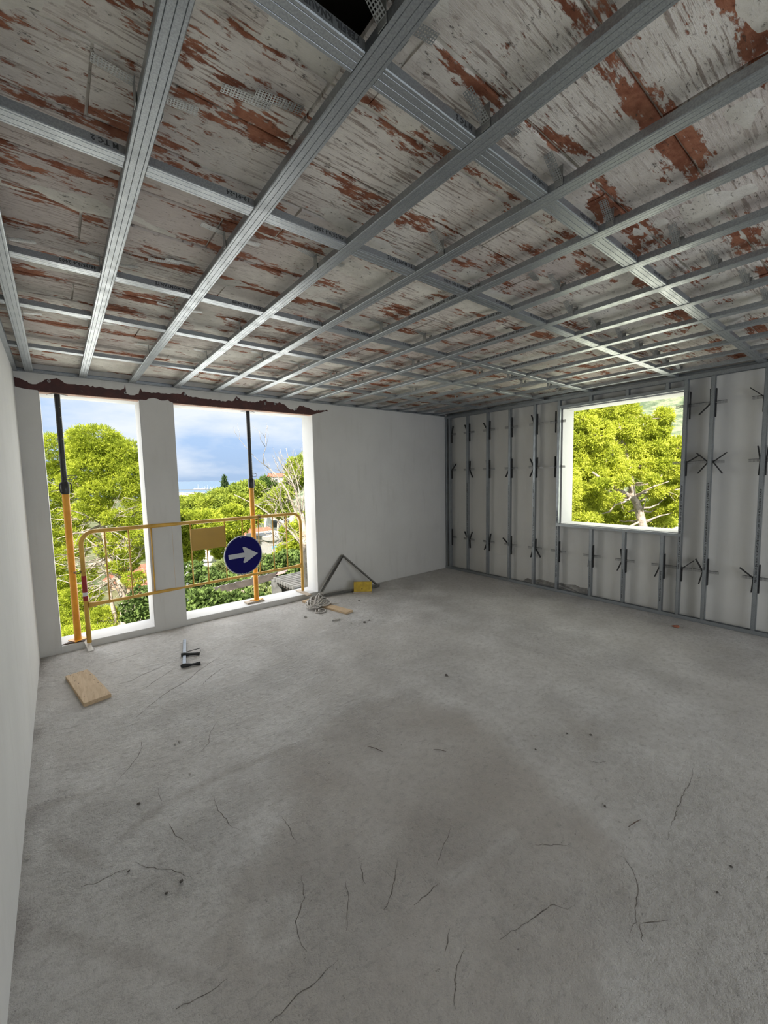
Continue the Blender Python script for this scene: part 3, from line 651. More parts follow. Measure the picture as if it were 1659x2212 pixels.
mb = MB().box((1.040, -.013, .842), (1.428, -.009, 1.090)); mb.box((1.036, -.016, .842), (1.048, .012, 1.09)).box((1.42, -.016, .842), (1.432, .012, 1.09))
mb.build('info_plate', M['yellow_plate'], bar)
for z0, z1, m in ((.573, .738, 'tape_red'), (.536, .573, 'tape_white'), (.489, .536, 'tape_red')):
    MB().tube([(.03, 0, z0), (.03, 0, z1)], .0213, 14, False).build('reflective_tape', M[m], bar, smooth=True)
mb = MB()
for k in range(3): mb.tube([(.005+.03*math.cos(q*.42)-.02, .012+.05*math.sin(q*.42), .772+.005*k+.004*math.sin(q)) for q in range(17)], .0018, 5)
mb.tube([(.03, -.03, .772), (.07, -.035, .765), (.10, -.03, .772)], .0018, 5); mb.tube([(-.01, -.03, .77), (.0, -.03, .72)], .0018, 5)
mb.build('tie_wire', M['wire'], bar)
mb = MB()
for k in range(3): mb.tube([(1.855+.012*k, .03*math.cos(q*.42), 1.165+.03*math.sin(q*.42)) for q in range(17)], .0022, 5)
mb.tube([(1.875, -.025, 1.18), (1.895, -.03, 1.205), (1.89, -.02, 1.215)], .0025, 5); mb.tube([(1.86, -.03, 1.17), (1.88, -.03, 1.14)], .0025, 5)
mb.build('tie_wire', M['black_steel'], bar)
# arrow sign hooked on the barrier
sg = empty('arrow_sign', (.35+1.637*math.cos(BA), -.06+1.637*math.sin(BA)-.030, .712), BA); tag(sg, 'round navy sign with a pale arrow pointing right', 'road sign')
def disc(r, y0, y1, n=64): return MB().tube([(0, y0, 0), (0, y1, 0)], r, n)
disc(.243, -.004, .006).build('rim', M['sign_rim'], sg)
disc(.232, -.0065, -.003).build('sign_face', M['navy'], sg)
AR = [(1.444,.731),(1.450,.674),(1.650,.678),(1.636,.645),(1.627,.622),(1.632,.609),(1.646,.607),(1.664,.612),(1.823,.703),(1.664,.799),(1.648,.806),(1.634,.807),(1.626,.800),(1.634,.770),(1.650,.735)]
# arrow turned level in the sign plane
MB().prism([(u-1.637, z-.706) for u, z in AR], lambda u, z: (u, -.0085, z), lambda u, z: (u, -.006, z)).build('arrow', M['arrow'], sg)
for u, z in ((-.026, .220), (.024, .219), (-.026, -.226), (.024, -.229)):
    MB().tube([(u, -.0085, z), (u, -.006, z)], .004, 8).build('rivet', M['tape_white'], sg)
MB().box((-.02, .006, -.15), (.02, .012, .24)).build('back_strap', M['galv_strap'], sg)

# ------------------------------------------------------------------ telescopic steel props
def prop(x, y, z0, label, rot):
    p = empty('steel_prop', (x, y, z0), rot); tag(p, label, 'steel prop', 'telescopic props in the openings')
    top = ZL - z0 - .006; zc = 1.545 - z0
    smooth_angle(MB().tube([(0, 0, .006), (0, 0, zc)], .0295, 20).build('outer_tube', M['orange'], p))
    smooth_angle(MB().tube([(0, 0, zc-.05), (0, 0, top-.005)], .0235, 18).build('inner_tube', M['black_steel'], p))
    smooth_angle(MB().tube([(0, 0, zc-.012), (0, 0, zc), (0, 0, zc+.10), (0, 0, zc+.108)], [.033, .0365, .0365, .031], 20).build('collar_nut', M['black_steel'], p))
    mb = MB()
    for s in (-1, 1):
        mb.tube([(s*.036, -.01, zc+.095), (s*.050, -.012, zc+.088), (s*.054, -.012, zc+.05), (s*.050, -.012, zc+.01), (s*.036, -.01, zc+.0)], .0045, 8)
    mb.build('nut_handle', M['black_steel'], p, smooth=True)
    mb = MB(); mb.tube([(.045+.062*math.cos(q*.44), .03*math.sin(q*.44)-.01, zc+.15+.022*math.sin(q*.44+.6)) for q in range(15)], .0034, 7)
    mb.tube([(-.03, -.026, zc+.15), (0, -.032, zc+.145), (.03, -.027, zc+.155)], .0034, 7); mb.build('locking_pin', M['black_steel'], p, smooth=True)
    MB().box((-.06, -.06, 0), (.06, .06, .006)).build('base_plate', M['orange'], p, bevel=.001)
    MB().box((-.06, -.06, top-.005), (.06, .06, top)).build('head_plate', M['black_steel'], p, bevel=.001)
    mb = MB()
    for k in range(7): mb.tube([(0, -.0245, zc+.22+.1*k), (0, -.022, zc+.22+.1*k)], .0035, 8)
    mb.build('pin_hole', M['galv_strap'], p)
    return p
prop(.296, .088, ZS+.012, 'orange and black telescopic prop in the narrow opening', .5)
prop(2.162, .150, ZS+.025, 'orange and black telescopic prop behind the arrow sign', .6)
blk = MB().box((-.115, -.055, 0), (.115, .055, .021)).build('wood_block', M['wood_grey'], None, bevel=.002, loc=(2.125, .130, ZS+.0032), rot=(0, 0, .05)); tag(blk, 'flat weathered wood block under the prop behind the sign', 'wood block')
mb = MB(); out = [(.166, .034), (.25, .022), (.345, .008), (.352, .05), (.345, .135), (.28, .145), (.235, .13), (.24, .09), (.2, .06)]
mb.prism(out, lambda x, y: (x, y, ZS+.0035), lambda x, y: (x, y, ZS+.0115+.004*math.sin(x*60))); tag(mb.build('scrap_sheet', M['dark_mat']), 'torn dark rusty sheet under the prop by the left wall', 'scrap sheet')
ws = MB().obox((.374, -.080, .036), (.022, .003, 0), (.012, -.062, -.032), (0, .0016, -.003)).build('white_strip', M['white_wood']); tag(ws, 'short white strip sloping from the sill under the barrier foot', 'strip')

# ------------------------------------------------------------------ things lying on the floor
mb = MB(); c = [(.180,-.697),(.330,-.664),(.375,-.86),(.392,-.98),(.410,-1.06),(.450,-1.295),(.279,-1.333),(.230,-1.02),(.206,-.86)]
mb.prism(c, lambda x, y: (x, y, .0005), lambda x, y: (x, y, .030)); wb = tag(mb.build('wood_board', M['wood'], bevel=.0015), 'chipped pale pine board lying alone near the left wall', 'wood board')
for x, y in ((.215,-.72),(.262,-.705),(.30,-.70),(.235,-.76),(.318,-.745),(.345,-.80),(.24,-.86),(.262,-.93),(.365,-.93),(.385,-1.02),(.285,-1.22),(.40,-1.10)):
    MB().tube([(x, y, .0290), (x, y, .0306)], .0042, 7).build('nail_hole', M['dark_mat'], wb)
# bar clamp
cl = empty('bar_clamp', (1.07, -.80, 0)); tag(cl, 'steel bar clamp with two black jaws lying on the floor', 'clamp')
cp = lambda x, y, z: (x-1.07, y+.80, z)
d = Vector((1.012-1.152, -1.089+.481, 0)).normalized(); s = Vector((d.y, -d.x, 0))
a = Vector((1.152, -.481, 0)); b = Vector((1.012, -1.089, 0)); c = (a+b)/2
MB().obox(cp(c.x, c.y, .014), d*(b-a).length/2, s*.0135, (0, 0, .0045)).build('clamp_rail', M['clamp_bar'], cl, bevel=.001)
smooth_angle(MB().tube([cp(1.035, -.868, .017), cp(1.06, -.875, .017), cp(1.10, -.893, .016), cp(1.15, -.922, .015), cp(1.178, -.940, .015)], [.017, .020, .0125, .0125, .0155], 12).build('sliding_jaw', M['black_iron'], cl), 50)
smooth_angle(MB().tube([cp(1.09, -.855, .028), cp(1.15, -.852, .029), cp(1.211, -.85, .028)], [.0035, .0035, .0035], 8).build('clamp_screw', M['black_iron'], cl))
MB().tube([cp(1.207, -.848, .028), cp(1.20, -.90, .022), cp(1.180, -.938, .017)], .002, 6).build('screw_wire', M['black_iron'], cl)
smooth_angle(MB().tube([cp(.975, -1.122, .019), cp(.99, -1.124, .02), cp(1.02, -1.130, .019), cp(1.06, -1.14, .015), cp(1.095, -1.148, .014), cp(1.10, -1.149, .014), cp(1.132, -1.156, .014)], [.013, .0185, .0185, .0115, .0115, .0145, .0145], 14).build('fixed_jaw', M['black_iron'], cl), 50)
# triangular iron frame leaning on the wall
tf = empty('iron_frame', (3.4, -.1, 0)); tag(tf, 'triangular grey iron angle frame leaning on the far wall', 'metal frame')
tp = lambda x, y, z: (x-3.4, y+.1, z)
def angle_bar(a, b, nrm, w=.030, name='angle_bar'):
    a, b = Vector(tp(*a)), Vector(tp(*b)); d = (b-a).normalized(); n = Vector(nrm); n = (n-d*n.dot(d)).normalized(); s = d.cross(n)
    mb = MB(); c = (a+b)/2; L = (b-a)/2
    mb.obox(c+s*0, L, s*(w/2), n*.002); mb.obox(c+s*(w/2-.002)+n*(w/2), L, s*.002, n*(w/2)); return mb.build(name, M['frame_iron'], tf)
angle_bar((2.945, -.075, .028), (3.376, -.030, .530), (0, -1, 0))
angle_bar((3.376, -.030, .530), (3.895, -.190, .012), (0, -1, .2))
angle_bar((2.96, -.085, .017), (3.895, -.205, .014), (0, -.2, 1), .034, 'base_bar')
# yellow formwork offcut
yl = empty('yellow_offcut', (3.53, -.30, 0), math.atan2(-.163, .204)); tag(yl, 'small yellow-faced board offcut leaning in the iron frame', 'board offcut')
mb = MB().obox((0, .035, .075), (.128, 0, 0), (0, .0125, .0), (0, .028, .074)); mb.build('face_board', M['wood_yellow'], yl, bevel=.002)
MB().box((-.128, -.026, .0), (.128, .0, .022)).build('bottom_edge', M['wood_grey'], yl, bevel=.001)
MB().tube([(-.01, -.008, .06), (-.01, .02, .06)], .006, 8).build('nail_hole', M['black_iron'], yl)
# plank under the rope, and a second strip on the sill
a = Vector((2.735, -.10, 0)); b = Vector((2.905, -.897, 0)); d = (b-a).normalized(); s = Vector((-d.y, d.x, 0)); c = (a+b)/2
tag(MB().obox((c.x, c.y, .0125), d*(b-a).length/2, s*.058, (0, 0, .012)).build('wood_plank', M['wood'], bevel=.0015), 'long pale plank lying under the coil of rope', 'plank')
tag(MB().obox((2.792, .068, .073), (.012, -.155, -.0065), (.033, .003, 0), (0, 0, .006)).build('wood_strip', M['wood_grey'], bevel=.001), 'thin wood strip on the sill under the right barrier foot', 'wood strip')
# rope heap: one long strand
def rope_pts():
    r = random.Random(5); pts = []; n = 620
    for i in range(n):
        t = i/n*17*2*math.pi; q = i/n
        R = .045 + .105*abs(math.sin(t*.37+.5)) * (1-.35*q)
        x = R*math.cos(t+.8*math.sin(t*.31))*1.15 + .03*math.sin(t*.13+1); y = R*math.sin(t*1.02+.5*math.cos(t*.23))*1.0 + .03*math.cos(t*.17)
        rr = math.hypot(x, y); lim = .115*max(0, 1-(rr/.19)**2)
        z = .032 + lim*(.35+.65*q)*(.55+.45*math.sin(t*.71+2.1*math.sin(t*.19)))
        on = abs((x+2.765-2.735)*(-.797)-(y-.38+.10)*.17)/.815 < .072
        pts.append((x, y, max(.0345 if on else .009, z)))
    return pts
rp = empty('rope_heap', (2.765, -.38, 0)); tag(rp, 'tangled heap of dirty white rope on the plank', 'rope')
MB().tube(rope_pts(), .0085, 7).build('rope_strand', M['rope'], rp, smooth=True)
MB().tube([(-.12, -.16, .010), (-.17, -.24, .0095), (-.14, -.30, .0095), (-.06, -.285, .0095), (-.02, -.22, .0095), (-.05, -.17, .012), (-.1, -.19, .016), (-.13, -.25, .018), (-.09, -.27, .0175)], .0085, 7).build('rope_end', M['rope'], rp, smooth=True)
MB().tube([(.09, -.09, .036), (.14, -.15, .037), (.17, -.19, .037), (.20, -.185, .037)], .0085, 7).build('rope_end', M['rope'], rp, smooth=True)
MB().tube([(-.0, .05, .10), (.05, .07, .13), (.09, .06, .14), (.10, .03, .12)], .0085, 7).build('rope_end', M['rope'], rp, smooth=True)
# rubble
def chip(x, y, r, mat, flat=.5):
    bm = bmesh.new(); bmesh.ops.create_icosphere(bm, subdivisions=1, radius=r)
    for v in bm.verts:
        v.co *= rnd.uniform(.65, 1.2); v.co.z *= flat
    lo = min(v.co.z for v in bm.verts)
    for v in bm.verts: v.co.z -= lo
    me = bpy.data.meshes.new('chip'); bm.to_mesh(me); bm.free(); me.materials.append(mat)
    return link('rubble_chip', me, None, (x, y, .0003), (0, 0, rnd.uniform(0, 6)))
tag(chip(5.235, -3.581, .042, M['brick_red'], .35), 'red brick shard lying before the stud frame', 'brick shard').name = 'brick_shard'
mb = MB().prism([(-.05, -.02), (.03, -.035), (.055, .0), (.0, .02)], lambda x, y: (x, y, .0), lambda x, y: (x, y, .016)); tag(mb.build('tile_shard', M['chip'], loc=(2.649, -.982, .0004)), 'flat grey shard in front of the rope', 'shard')
for x, y, r, dk in [(2.431,-.667,.022,0),(2.853,-1.281,.018,1),(3.285,-.554,.014,1),(2.932,-1.264,.012,1),(2.728,-1.197,.012,0),(2.632,-2.732,.016,1),(2.748,-3.851,.011,1),(2.649,-3.745,.008,1),(2.36,-3.704,.007,1),(.464,-3.236,.007,1),(.02,-2.673,.012,0),(.522,-3.223,.010,1),(.358,-3.029,.007,1),(.449,-2.64,.010,1),(.706,-2.577,.009,0),(2.139,-4.617,.006,1),(2.316,-4.624,.006,1),(1.578,-4.179,.005,0),(5.226,-1.661,.014,0),(4.893,-1.513,.012,0),(.728,-2.226,.012,0),(.70,-2.235,.009,0),(2.239,-4.153,.008,1),(2.25,-4.14,.006,0)]:
    tag(chip(x, y, r, M['chip_dark'] if dk else M['chip'], .45), 'tiny chip of rubble lying on the bare screed floor', 'rubble', 'tiny rubble chips scattered on the floor')
for (a, b, lb) in (((2.197,-4.275), (2.288,-4.296), 'dark splinter on the floor right of the damp patch'), ((1.609,-3.028), (1.652,-3.134), 'thin straw inside the damp brown patch'), ((1.896,-3.312), (1.942,-3.373), 'thin reddish straw near the middle of the floor')):
    tag(MB().tube([(a[0], a[1], .003), ((a[0]+b[0])/2+.004, (a[1]+b[1])/2, .005), (b[0], b[1], .003)], [.001, .0022, .001], 6).build('splinter', M['dark_mat']), lb, 'splinter')

# ------------------------------------------------------------------ outdoors
def sight(px, py, D):        # a point D metres ahead, where the photograph shows it
    return EYE + D*(fw + RI*((px-829.5)/FPX) - UP*((py-1106.)/FPX))
def leaf_mat(name, c0, c1, trans=.35, scale=1.6):
    t = NT(name); v = t.coord(kind='Object'); f = t.noise(v, scale, 4, .6); f2 = t.noise(v, 17, 2)
    c = t.mix(t.ramp(t.math('ADD', t.math('MULTIPLY', f, .7), t.math('MULTIPLY', f2, .3)), .36, .62), c0, c1)
    d = t.n('ShaderNodeBsdfDiffuse'); tr = t.n('ShaderNodeBsdfTranslucent'); ms = t.n('ShaderNodeMixShader'); ms.inputs[0].default_value = trans
    t.l(c, d.inputs[0]); t.l(c, tr.inputs[0]); t.l(d.outputs[0], ms.inputs[1]); t.l(tr.outputs[0], ms.inputs[2]); t.l(ms.outputs[0], t.out.inputs[0])
    return t.m
M['needle'] = leaf_mat('sunlit_pine_needles', (.30, .37, .04), (.62, .67, .09))
M['needle_b'] = leaf_mat('bright_pine_needles', (.40, .46, .05), (.76, .79, .13))
M['needle_far'] = leaf_mat('distant_pine_needles', (.22, .30, .06), (.52, .58, .10), .3, .5)
M['needle_dark'] = leaf_mat('dark_pine_needles', (.08, .14, .045), (.18, .27, .07), .25, .6)
M['leaf_dark'] = leaf_mat('dark_glossy_leaves', (.06, .10, .03), (.24, .33, .10), .2, 3)
M['leaf_mid'] = leaf_mat('mid_green_leaves', (.16, .20, .07), (.38, .44, .18), .25, 3)
M['cypress'] = leaf_mat('cypress_green', (.06, .10, .05), (.11, .17, .07), .15, 3)
M['bark'] = simple('pale_pine_bark', (.46, .38, .31), .9, 0, .35, 9, .8, 14, .03)
M['bark_dead'] = simple('bleached_dead_wood', (.40, .345, .29), .9, 0, .25, 9)
M['wall_white'] = simple('white_house_render', (.80, .79, .76), .8, 0, .06)
M['wall_cream'] = simple('cream_house_render', (.72, .62, .44), .8, 0, .06)
M['wall_terra'] = simple('terracotta_house_render', (.58, .33, .22), .8, 0, .06)
M['wall_grey'] = simple('grey_block_render', (.46, .45, .43), .85, 0, .08)
M['roof_tile'] = simple('red_roof_tiles', (.52, .17, .11), .8, 0, .2, 8)
M['glass_dark'] = simple('dark_window_glass', (.05, .06, .07), .15)
M['pergola'] = simple('weathered_dark_concrete', (.075, .062, .055), .85, 0, .3, 6)
M['pergola_light'] = simple('pale_concrete', (.20, .195, .19), .85, 0, .25, 8)
M['blue'] = simple('blue_canvas', (.10, .34, .62), .6, 0, .05)
M['pink'] = simple('faded_pink_slab', (.46, .30, .28), .85, 0, .1)
def tufts(blobs, dens, L, Wd, blades, mat, seed, shell=.62, upb=.35, droop=False):
    R = np.random.RandomState(seed); VV = []; 
    for (c, r) in blobs:
        c = np.array(c); r = np.array(r, float); area = 4*math.pi*((r[0]*r[1])**1.6+(r[0]*r[2])**1.6+(r[1]*r[2])**1.6)**(1/1.6)/3**(1/1.6)
        n = max(20, int(area*dens))
        u = R.normal(size=(n, 3)); u /= np.linalg.norm(u, axis=1)[:, None]
        # lumpy surface: sub-clumps
        k = R.normal(size=(16, 3)); k /= np.linalg.norm(k, axis=1)[:, None]
        lump = np.max(u@k.T, axis=1); rad = (shell+(1-shell)*R.rand(n)**.5)*(.66+.50*np.clip((lump-.62)/.34, 0, 1))
        p = c + u*r*rad[:, None]
        for b in range(blades):
            dv = u*.75 + R.normal(size=(n, 3))*.75 + np.array([0, 0, upb]); dv /= np.linalg.norm(dv, axis=1)[:, None]
            sd_ = np.cross(dv, R.normal(size=(n, 3))); sd_ /= np.linalg.norm(sd_, axis=1)[:, None]+1e-9
            ln = L*(.6+.8*R.rand(n))[:, None]; w = Wd*(.7+.6*R.rand(n))[:, None]
            VV.append(np.stack([p-sd_*w*.5, p+sd_*w*.5, p+dv*ln+sd_*w*.5, p+dv*ln-sd_*w*.5], 1).reshape(-1, 3))
    V = np.concatenate(VV); F = np.arange(len(V)).reshape(-1, 4)
    return np_mesh('foliage', V, F, mat)
def ground_z(x, y):
    d = math.hypot(x-EYE.x, y-EYE.y); return -6.0 - .026*d
def branch_curve(a, b, sag, r, n=6):
    a, b = Vector(a), Vector(b); L = (b-a).length; pts = []
    for i in range(n+1):
        q = i/n; p = a.lerp(b, q) + Vector((r.uniform(-1, 1), r.uniform(-1, 1), r.uniform(-1, 1)))*L*.045*math.sin(math.pi*q) + Vector((0, 0, sag*L*math.sin(math.pi*q))); pts.append(p)
    return pts
def tree(name, label, cat, D, trunk, r0, blobs, dens, L, Wd, blades, leaf, bark, seed, group=None, boughs=(), dead=0, depth=.75, r1=.4):
    """trunk: sight points from the lowest visible one up; blobs: (px, py, rx, ry[, dD]) seen sizes."""
    rr = random.Random(seed); k = D/FPX
    tp_ = [sight(px, py, D) for px, py in trunk]; base = tp_[0].copy(); gz = ground_z(base.x, base.y)
    root = empty(name, (base.x, base.y, gz)); tag(root, label, cat, group)
    O = Vector((base.x, base.y, gz))
    pts = [Vector((base.x+.1, base.y, gz-.2)), Vector((base.x+.05, base.y, (gz+base.z)/2))] + tp_
    n = len(pts); rad = [r0*(1.25 - (1.25-r1)*i/(n-1)) for i in range(n)]
    MB().tube([p-O for p in pts], rad, 10).build('trunk', bark, root, smooth=True)
    bl = []
    for q in blobs:
        px, py, rx, ry = q[:4]; dD = q[4] if len(q) > 4 else rr.uniform(-.5, .5)*rx*k
        c = sight(px, py, D+dD)-O; bl.append((tuple(c), (rx*k, max(rx, ry)*k*depth, ry*k)))
    me = tufts(bl, dens, L, Wd, blades, leaf, seed); f = tag(link('foliage', me, root), kind='stuff')
    mb = MB()
    for b in boughs:                                    # boughs the photo shows
        ps = [sight(px, py, D+dd)-O for px, py, dd in b[0]]; m = len(ps)
        mb.tube(ps, [b[1]*(1-.7*i/(m-1)) for i in range(m)], 8)
    for (c, r) in bl:                                   # limbs that carry the clumps
        a = min(tp_, key=lambda p: (p-O-Vector(c)).length)-O; ps = branch_curve(a, c, -.05, rr)
        mb.tube(ps, [r0*.28*(1-.75*i/(len(ps)-1)) for i in range(len(ps))], 6)
        for _ in range(3):
            d = Vector((rr.gauss(0, 1), rr.gauss(0, 1), rr.gauss(.2, .7))).normalized(); e = Vector(c)+Vector((d.x*r[0], d.y*r[1], d.z*r[2]))*.9
            mb.tube(branch_curve(c, e, 0, rr, 4), [r0*.1*(1-.7*i/4) for i in range(5)], 5)
    mb.build('branches', bark, root, smooth=True)
    if dead:
        mb = MB()
        for _ in range(dead):
            a = rr.choice(tp_[:max(2, int(len(tp_)*.8))])-O; d = Vector((rr.gauss(0, 1), rr.gauss(0, 1), rr.gauss(.05, .35))).normalized(); ln = rr.uniform(.9, 2.4)
            ps = branch_curve(a, a+d*ln, rr.uniform(-.1, .12), rr, 6); mb.tube(ps, [.035*(1-.8*i/6) for i in range(7)], 5)
            for _k in range(7):
                i = rr.randint(2, 6); d2 = (d+Vector((rr.gauss(0, .8), rr.gauss(0, .8), rr.gauss(-.1, .7)))).normalized()
                q = branch_curve(ps[i], ps[i]+d2*rr.uniform(.3, .9), 0, rr, 4); mb.tube(q, [.014*(1-.8*j/4) for j in range(5)], 4)
        mb.build('dead_twigs', M['bark_dead'], root, smooth=True)
    return root
# ground falling to the sea, hillside on the right
def polar(name, mat, a0, a1, na, ds, hf):
    V = []; F = []
    for i in range(na+1):
        az = math.radians(a0+(a1-a0)*i/na)
        for d in ds: V.append((EYE.x+d*math.sin(az), EYE.y+d*math.cos(az), hf(math.degrees(az), d)))
    m = len(ds)
    for i in range(na):
        for j in range(m-1): F.append((i*m+j, i*m+j+1, (i+1)*m+j+1, (i+1)*m+j))
    me = np_mesh(name, np.array(V), np.array(F), mat); me.polygons.foreach_set('use_smooth', [True]*len(F)); return link(name, me)
t = NT('dry_ground'); v = t.coord(); t.base(t.mix(t.ramp(t.noise(v, .25, 6, .7), .35, .65), (.09, .12, .04), (.20, .20, .10))); t.bump(t.noise(v, 1.2, 6), .6, .3); M['ground'] = t.set(.95)
t = NT('scrub_hill'); v = t.coord(); n_ = t.noise(v, .09, 8, .72)
c = t.mix(t.ramp(n_, .40, .58), (.13, .18, .10), (.36, .40, .24)); c = t.mix(t.math('MULTIPLY', t.ramp(t.noise(v, .022, 6, .7), .5, .6), .6), c, (.50, .50, .44))
t.base(c); t.bump(t.noise(v, .16, 8, .75), 1.0, 3.0); M['hill'] = t.set(.95)
t = NT('sea_water'); v = t.coord((1, 1, 1)); t.base((.12, .22, .34)); t.bump(t.noise(v, .05, 3), .1, .5); M['sea'] = t.set(.25)
ds = [0, 3, 8, 15, 25, 40, 60, 90, 130, 180, 250, 350, 500, 700, 1000, 1150]
tag(polar('ground', M['ground'], -100, 140, 60, ds, lambda a, d: -6-.026*d if d < 1100 else -40), 'dry sloping ground below the trees', kind='structure')
def hill_h(a, d):
    sm = lambda x: max(0, min(1, x))**1.0
    e = 0 if a < 17 else (2.3*sm((a-17)/8) + 14*sm((a-25)/38)) ; full = math.tan(math.radians(e))*d
    q = sm((d-70)/330)*sm((a-21)/6); base = -6-.026*d; n = noise.noise((a*.16, d*.012, 0))*6*q + noise.noise((a*1.1, d*.05, 4))*3.5*q
    return base*(1-q) + (full+n)*q - 1.0*(1-q)
tag(polar('hillside', M['hill'], 18, 128, 150, [70+9*i for i in range(40)]+[450, 520, 600], hill_h), 'scrub covered hillside rising beyond the pines', kind='structure')
tag(polar('sea', M['sea'], -45, 45, 12, [900, 1500, 3000, 6000, 12000], lambda a, d: -32.0), 'calm blue sea beyond the treetops', kind='structure')
# the pine outside the narrow opening
tree('pine_tree', 'tall pale-trunked pine outside the narrow left opening', 'tree', 19,
     [(270,1385),(269,1350),(268,1300),(265,1270),(256,1248),(244,1225),(233,1200),(228,1172),(221,1133),(216,1114),(211,1073),(208,1050),(206,1000)], .17,
     [(205,962,48,38),(175,975,36,34),(240,985,42,40),(275,995,38,40),(205,1005,46,40),(112,985,34,42),(125,1040,38,36),(110,1075,34,26),(165,1045,32,28),(286,1035,26,34),(210,1062,34,22),(255,1050,36,22),(290,1075,26,22),
      (205,1100,36,20),(165,1112,30,18),(255,1118,30,16),(292,1112,26,22),(110,1120,24,18),(268,1165,26,16),(238,1185,26,16),(282,1195,30,20),(265,1222,26,16),(300,1160,20,16),(120,1160,26,16),(150,1195,28,14),(110,1230,22,18),
      (165,1150,24,16),(190,1170,20,12),(290,1250,20,14),(140,1250,30,16),(105,1190,20,16),(255,1150,22,12),(130,1300,42,28),(175,1290,34,26),(160,1345,50,30),(215,1340,40,24),(120,1370,50,30),(205,1385,48,26),(190,1240,22,14)], 210, .13, .020, 5, M['needle'], M['bark'], 21,
     boughs=(([(224,1187,0),(205,1178,-.3),(183,1160,-.6)], .06), ([(226,1208,0),(208,1215,-.4),(190,1238,-.7)], .05), ([(256,1248,0),(280,1238,.2),(300,1222,.4)], .05), ([(266,1290,0),(290,1270,0),(318,1245,.2)], .04), ([(214,1090,0),(240,1078,.2),(300,1070,.4)], .03), ([(244,1225,0),(235,1215,0),(218,1208,-.2)], .05),
             ([(211,1073,0),(190,1062,-.3),(170,1066,-.6),(150,1078,-.9)], .035), ([(216,1114,0),(185,1112,-.4),(150,1125,-.8),(110,1120,-1)], .045), ([(228,1172,0),(195,1150,-.5),(160,1152,-.9),(120,1165,-1.2)], .045), ([(233,1200,0),(200,1225,-.5),(165,1228,-1),(115,1215,-1.4)], .04), ([(244,1225,0),(200,1256,-.5),(160,1262,-1),(120,1250,-1.4)], .035), ([(250,1365,0),(248,1330,0),(241,1300,0),(235,1263,0),(232,1233,0),(231,1205,0)], .11)), dead=75)
# the pine filling the square opening on the right
tree('pine_tree', 'bright sunlit pine with a forked trunk outside the square opening', 'tree', 12,
     [(1398,1185),(1391,1150),(1386,1125),(1380,1102),(1374,1085),(1366,1071),(1364,1045),(1358,1005),(1345,950),(1335,900)], .125,
     [(1262,905,36,30),(1310,892,36,28),(1352,890,30,24),(1290,940,40,30),(1345,930,40,28),(1392,925,34,24),(1425,935,28,18),(1440,900,16,14),(1428,893,14,10),(1250,960,32,28),(1310,985,38,26),(1368,972,38,24),(1420,972,34,22),(1462,968,30,22),(1490,985,30,30),
      (1255,1010,32,24),(1300,1022,30,20),(1342,1012,30,20),(1398,1012,32,20),(1445,1010,34,22),(1482,1030,30,26),(1240,1050,32,20),(1275,1068,32,20),(1252,1095,36,20),(1300,1085,24,14),(1420,1058,28,16),(1455,1065,30,18),(1430,1095,30,18,.5),(1420,1122,24,14,.8),(1470,1100,22,14),
      (1265,1125,36,16),(1320,1120,28,16,.9),(1345,1100,18,12,.9),(1360,1130,16,10,.9),(1440,1130,24,10,1.5),(1300,1045,20,9,-.9),(1345,1040,18,10,-.6),(1410,1035,16,8,-.9),(1330,1075,14,7,-.8),(1200,950,50,60),(1195,1050,50,60),(1230,1160,60,30),(1330,1165,50,24,1.2),(1300,850,60,30)], 520, .085, .017, 5, M['needle_b'], M['bark'], 33,
     boughs=(([(1370,1078,0),(1345,1064,-.2),(1320,1048,-.4),(1295,1032,-.6),(1280,1020,-.8)], .085), ([(1372,1075,0),(1390,1062,-.2),(1412,1051,-.4),(1445,1040,-.5)], .045), ([(1410,1052,-.4),(1422,1040,-.4),(1430,1024,-.5)], .025), ([(1384,1112,0),(1390,1095,-.2),(1395,1080,-.3)], .03),
             ([(1366,1071,0),(1362,1050,-.1),(1356,1040,-.2)], .05), ([(1335,1060,-.3),(1325,1075,-.5),(1335,1090,-.6)], .012), ([(1345,1064,-.3),(1340,1080,-.5),(1348,1105,-.6)], .012)), dead=4)
tree('pine_tree', 'darker pine standing behind the forked sunlit one', 'tree', 22, [(1450,1200),(1455,1100),(1458,1050),(1460,1000)], .2,
     [(1300,960,70,60),(1400,1000,60,50),(1470,1000,50,40),(1280,1060,60,50),(1420,1080,60,50),(1350,1120,60,40),(1480,1110,40,40),(1330,900,40,30)], 50, .22, .045, 5, M['needle_far'], M['bark'], 35)
